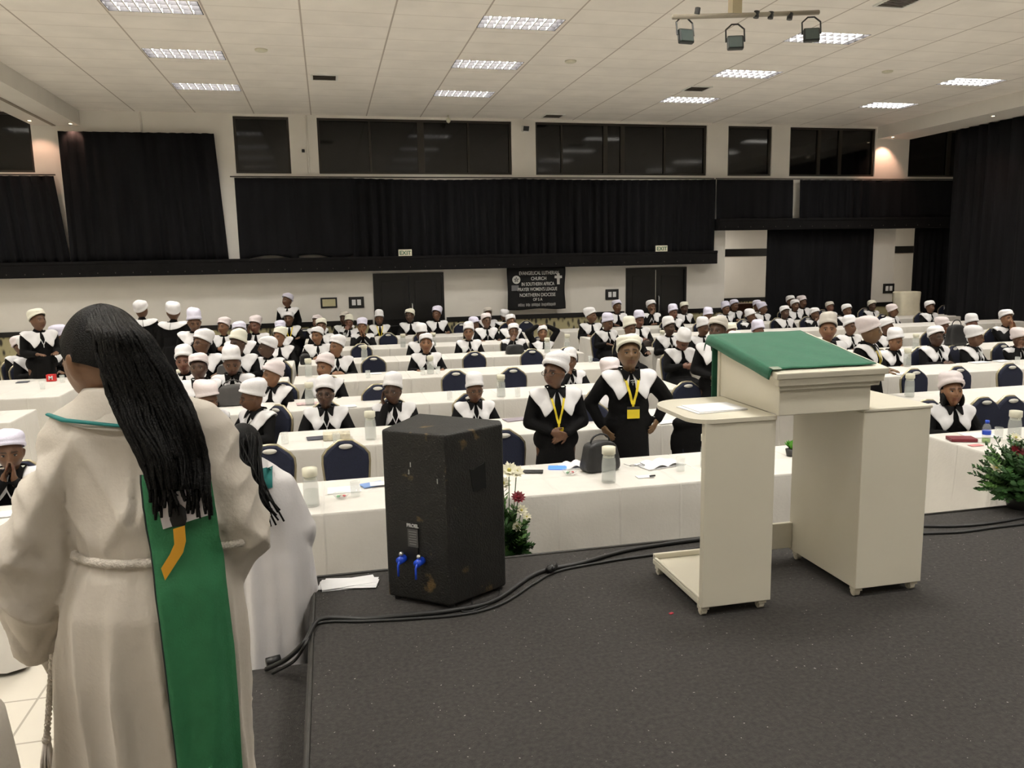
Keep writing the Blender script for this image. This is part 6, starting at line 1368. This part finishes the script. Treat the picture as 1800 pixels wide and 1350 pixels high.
    # scalp
    vs = []; n = 40; kk = 22
    for i in range(kk+1):
        t = PI*.60*i/kk
        for j in range(n):
            q = 2*PI*j/n; p = Vector((math.sin(t)*math.cos(q)*.090, math.sin(t)*math.sin(q)*.112, math.cos(t)*.130))
            front = max(0, -math.sin(q)); 
            tt = t*(1-.40*front-.20*abs(math.cos(q))); p = Vector((math.sin(tt)*math.cos(q)*.096, math.sin(tt)*math.sin(q)*.118, math.cos(tt)*.134+.004)); bump = 1+.02*math.sin(q*26)
            vs.append(hc+Rh @ (p*bump))
    hb.add(vs, [(i*n+j, (i+1)*n+j, (i+1)*n+(j+1) % n, i*n+(j+1) % n) for i in range(kk) for j in range(n)])
    Bx = lambda px, py, Y: PX(px, py, Y)
    for k in range(270):
        u = rg.uniform(0, 1); lay = rg.uniform(0, 1)
        # root on the scalp, following the crown back and down to the right
        uu = rg.uniform(0, 1); vv = rg.uniform(0, 1)
        lv = [(585, 162, 258), (622, 170, 284), (660, 180, 308), (700, 192, 330), (745, 212, 348), (805, 243, 364), (860, 262, 368)]
        rt = PX(152+72*uu, 556+30*vv-18*math.sin(PI*uu), hc.y-.035-.075*vv); pts = [rt]
        last = 1.0 if rg.random() > .22 else .86
        for li, (py, l, r_) in enumerate(lv):
            f = (li+1)/len(lv)
            if f > last+.02: break
            uv = uu+rg.normal(0, .03); px = l+(r_-l)*min(max(uv, 0), 1); Yd = 1.93-.035*lay+(.0 if li > 0 else .0)
            p = Bx(px, py, 1.88); m_ = .5+.5*math.sin(PI*min(max(uv, 0), 1))
            if li < 4: p.y = min(hc.y, 2.055)-[.118, .128, .132, .135][li]-.030*lay*m_+([.035, .025, .015, .01][li])*(1-math.sin(PI*min(max(uv, 0), 1)))
            else: yb = back(p.x, p.z, .03+.045*lay*m_); p.y = min(yb, 1.905-.02*lay) if p.z > 1.76 else min(yb, 1.885-.03*lay)
            p = Bx(px, py, p.y); pts.append(p)
        ex = rg.uniform(0, 1)
        if ex > .7: p = pts[-1]; pts.append(Vector((p.x+rg.uniform(-.006, .012), p.y-.003, p.z-rg.uniform(.01, .07))))
        sm = spline(pts, 5); rad = [.0043*(1+.22*(i % 2)) for i in range(len(sm))]
        for i in range(max(0, len(sm)-6), len(sm)): rad[i] *= .75
        hb.tube(sm, rad, 5)
    put(hb, 'braided_hair', M_hair)
robed_woman()

def second_robed():
    Y0 = 3.86; P = proto('clasp'); v, M, piv, hcn = head_turn(P, P['bv'], -10, 30, 0)
    nw = np.where(v[:, 2] < STAND+.90, .56, np.where(v[:, 2] < STAND+1.03, .56+.44*(v[:, 2]-STAND-.90)/.13, 1)); v[:, 0] *= nw
    s = .90; me = P['body'].copy(); me.name = 'person'; setv(me, v*s)
    root = new('person', me, None, (-.42, Y0, 0), (0, 0, math.radians(200))); root.color = (.12, .06, .03, 1)
    tag(root, 'smaller braided person in a white robe with teal stole, behind the woman in cream', 'person'); W = root.matrix_basis.copy(); Wi = W.inverted()
    def put(mb_, name, m, smooth=True):
        me_ = mb_ if isinstance(mb_, bpy.types.Mesh) else mb_.mesh(name, m, smooth); me_.transform(Wi); return new(name, me_, root)
    b = MB(); q = loft([(-.42, Y0, 1.30, .07, .07), (-.42, Y0, 1.255, .13, .10), (-.40, Y0, 1.20, .17, .13), (-.385, Y0, 1.10, .19, .145), (-.37, Y0, .95, .20, .16), (-.355, Y0, .80, .205, .17), (-.35, Y0, .6, .21, .18), (-.36, Y0, .4, .215, .19), (-.37, Y0, .2, .22, .20), (-.38, Y0, .05, .23, .21)], wav=.03, seed=4); b.add(q.v, q.f)
    b.cap((-.27, Y0, 1.15), .075, (-.20, Y0+.02, .93), .075); b.cap((-.20, Y0+.02, .93), .08, (-.23, Y0+.15, .78), .085)
    b.cap((-.53, Y0, 1.15), .075, (-.57, Y0+.02, .93), .075); b.cap((-.57, Y0+.02, .93), .08, (-.52, Y0+.15, .78), .085)
    m_ = remesh(b, .014, .8, 3); V = getv(m_); N = getn(m_); x, y, z = V[:, 0]+.38, V[:, 1]-Y0, V[:, 2]; an = np.arctan2(y, x)
    V = V+N*(.013*sstep(1.2, .6, z)*(np.sin(an*7+z*2)+.6*np.sin(an*13-z)))[:, None]; setv(m_, V); m_.materials.append(M_albw); put(m_, 'robe', M_albw)
    T = BVHTree.FromPolygons([tuple(q) for q in V], [tuple(p.vertices) for p in m_.polygons])
    def back(x, z, off): h = T.ray_cast(Vector((x, 0, z)), Vector((0, 1, 0))); return (h[0].y if h[0] else Y0-.1)-off
    sb = MB()
    for (xa, xb, z0, z1) in ((-.50, -.30, 1.18, 1.265), (-.56, -.475, .25, 1.20)):
        nn, rr = 8, 20; vs = [(xa+(xb-xa)*i/nn, back(xa+(xb-xa)*i/nn, z1+(z0-z1)*j/rr, .010), z1+(z0-z1)*j/rr) for j in range(rr+1) for i in range(nn+1)]
        sb.add(vs, [(j*(nn+1)+i, j*(nn+1)+i+1, (j+1)*(nn+1)+i+1, (j+1)*(nn+1)+i) for j in range(rr) for i in range(nn)])
    put(sb, 'teal_stole', M_teal)
    hc = W @ (((M @ (hcn-piv))+piv)*s); hb = MB(); hb.ell(hc+Vector((0, -.012, .02)), (.090, .108, .115), None, 24, 16); rg = np.random.default_rng(5)
    for k in range(90):
        a = rg.uniform(-1.3, 1.3); rt = hc+Vector((.088*math.sin(a), -.06-.05*math.cos(a), .03+rg.uniform(-.06, .08))); rt.y = max(rt.y, hc.y-.11)
        e = Vector((hc.x+.02+rg.uniform(-.07, .08)+.09*rg.random(), Y0-.20-rg.uniform(0, .04), rg.uniform(1.02, 1.16))); md = (rt+e)/2+Vector((.0, -.03, 0)); md.y = min(md.y, Y0-.17)
        hb.tube(spline([rt, md, e], 5), .0045, 5)
    put(hb, 'braided_hair', M_hair)
second_robed()
def third_robed():
    P = proto('clasp'); X0, Y0 = -.865, 1.70; me = P['body'].copy(); me.name = 'person'; v = P['bv'].copy(); v[:, 0] *= np.where(v[:, 2] < STAND+.90, .62, np.where(v[:, 2] < STAND+1.03, .62+.38*(v[:, 2]-STAND-.90)/.13, 1)); setv(me, v); root = new('person', me, None, (X0, Y0, 0), (0, 0, math.radians(180))); root.color = (.12, .06, .03, 1)
    tag(root, 'person in a cream robe mostly outside the lower left picture corner', 'person'); Wi = root.matrix_basis.inverted()
    q = loft([(X0, Y0, 1.40, .07, .07), (X0, Y0, 1.365, .13, .09), (X0, Y0, 1.31, .175, .11), (X0, Y0, 1.2, .185, .13), (X0, Y0, 1.05, .195, .15), (X0, Y0, .9, .20, .16), (X0, Y0, .6, .23, .19), (X0, Y0, .3, .26, .22), (X0, Y0, .05, .28, .24)], wav=.02, seed=8); q.mats = []; m_ = q.mesh('robe', M_alb, True); m_.transform(Wi); new('robe', m_, root)
    h = new('hat', HATS['cloche'], root, Vector(HC)+Vector((0, 0, STAND))); h.color = (.8, .8, .8, 1); new('eyes', EYES, root, Vector(HC)+Vector((0, 0, STAND))).scale = (HSC,)*3; h.scale = (HSC,)*3
third_robed()
for n_ in [m for m in bpy.data.meshes if m.users == 0]: bpy.data.meshes.remove(n_)

_seen = {}
for o in bpy.data.objects:
    if o.parent is None and o.get('label'):
        n_ = len(o['label'].replace('-', ' - ').split())
        if n_ > 16: print('LONG', n_, o.name, o['label'])
        if o['label'] in _seen: print('DUP', o.name, o['label'])
        _seen[o['label']] = 1
_pp = [o for o in PEOPLE]
for i in range(len(_pp)):
    for j in range(i):
        d = math.hypot(_pp[i].location.x-_pp[j].location.x, _pp[i].location.y-_pp[j].location.y)
        if d < .42: print('CLOSE %.2f | %s | %s' % (d, _pp[i]['label'], _pp[j]['label']))
    if _pp[i].get('ztop_gap'): print('GAP', _pp[i]['ztop_gap'], _pp[i]['label']); del _pp[i]['ztop_gap']
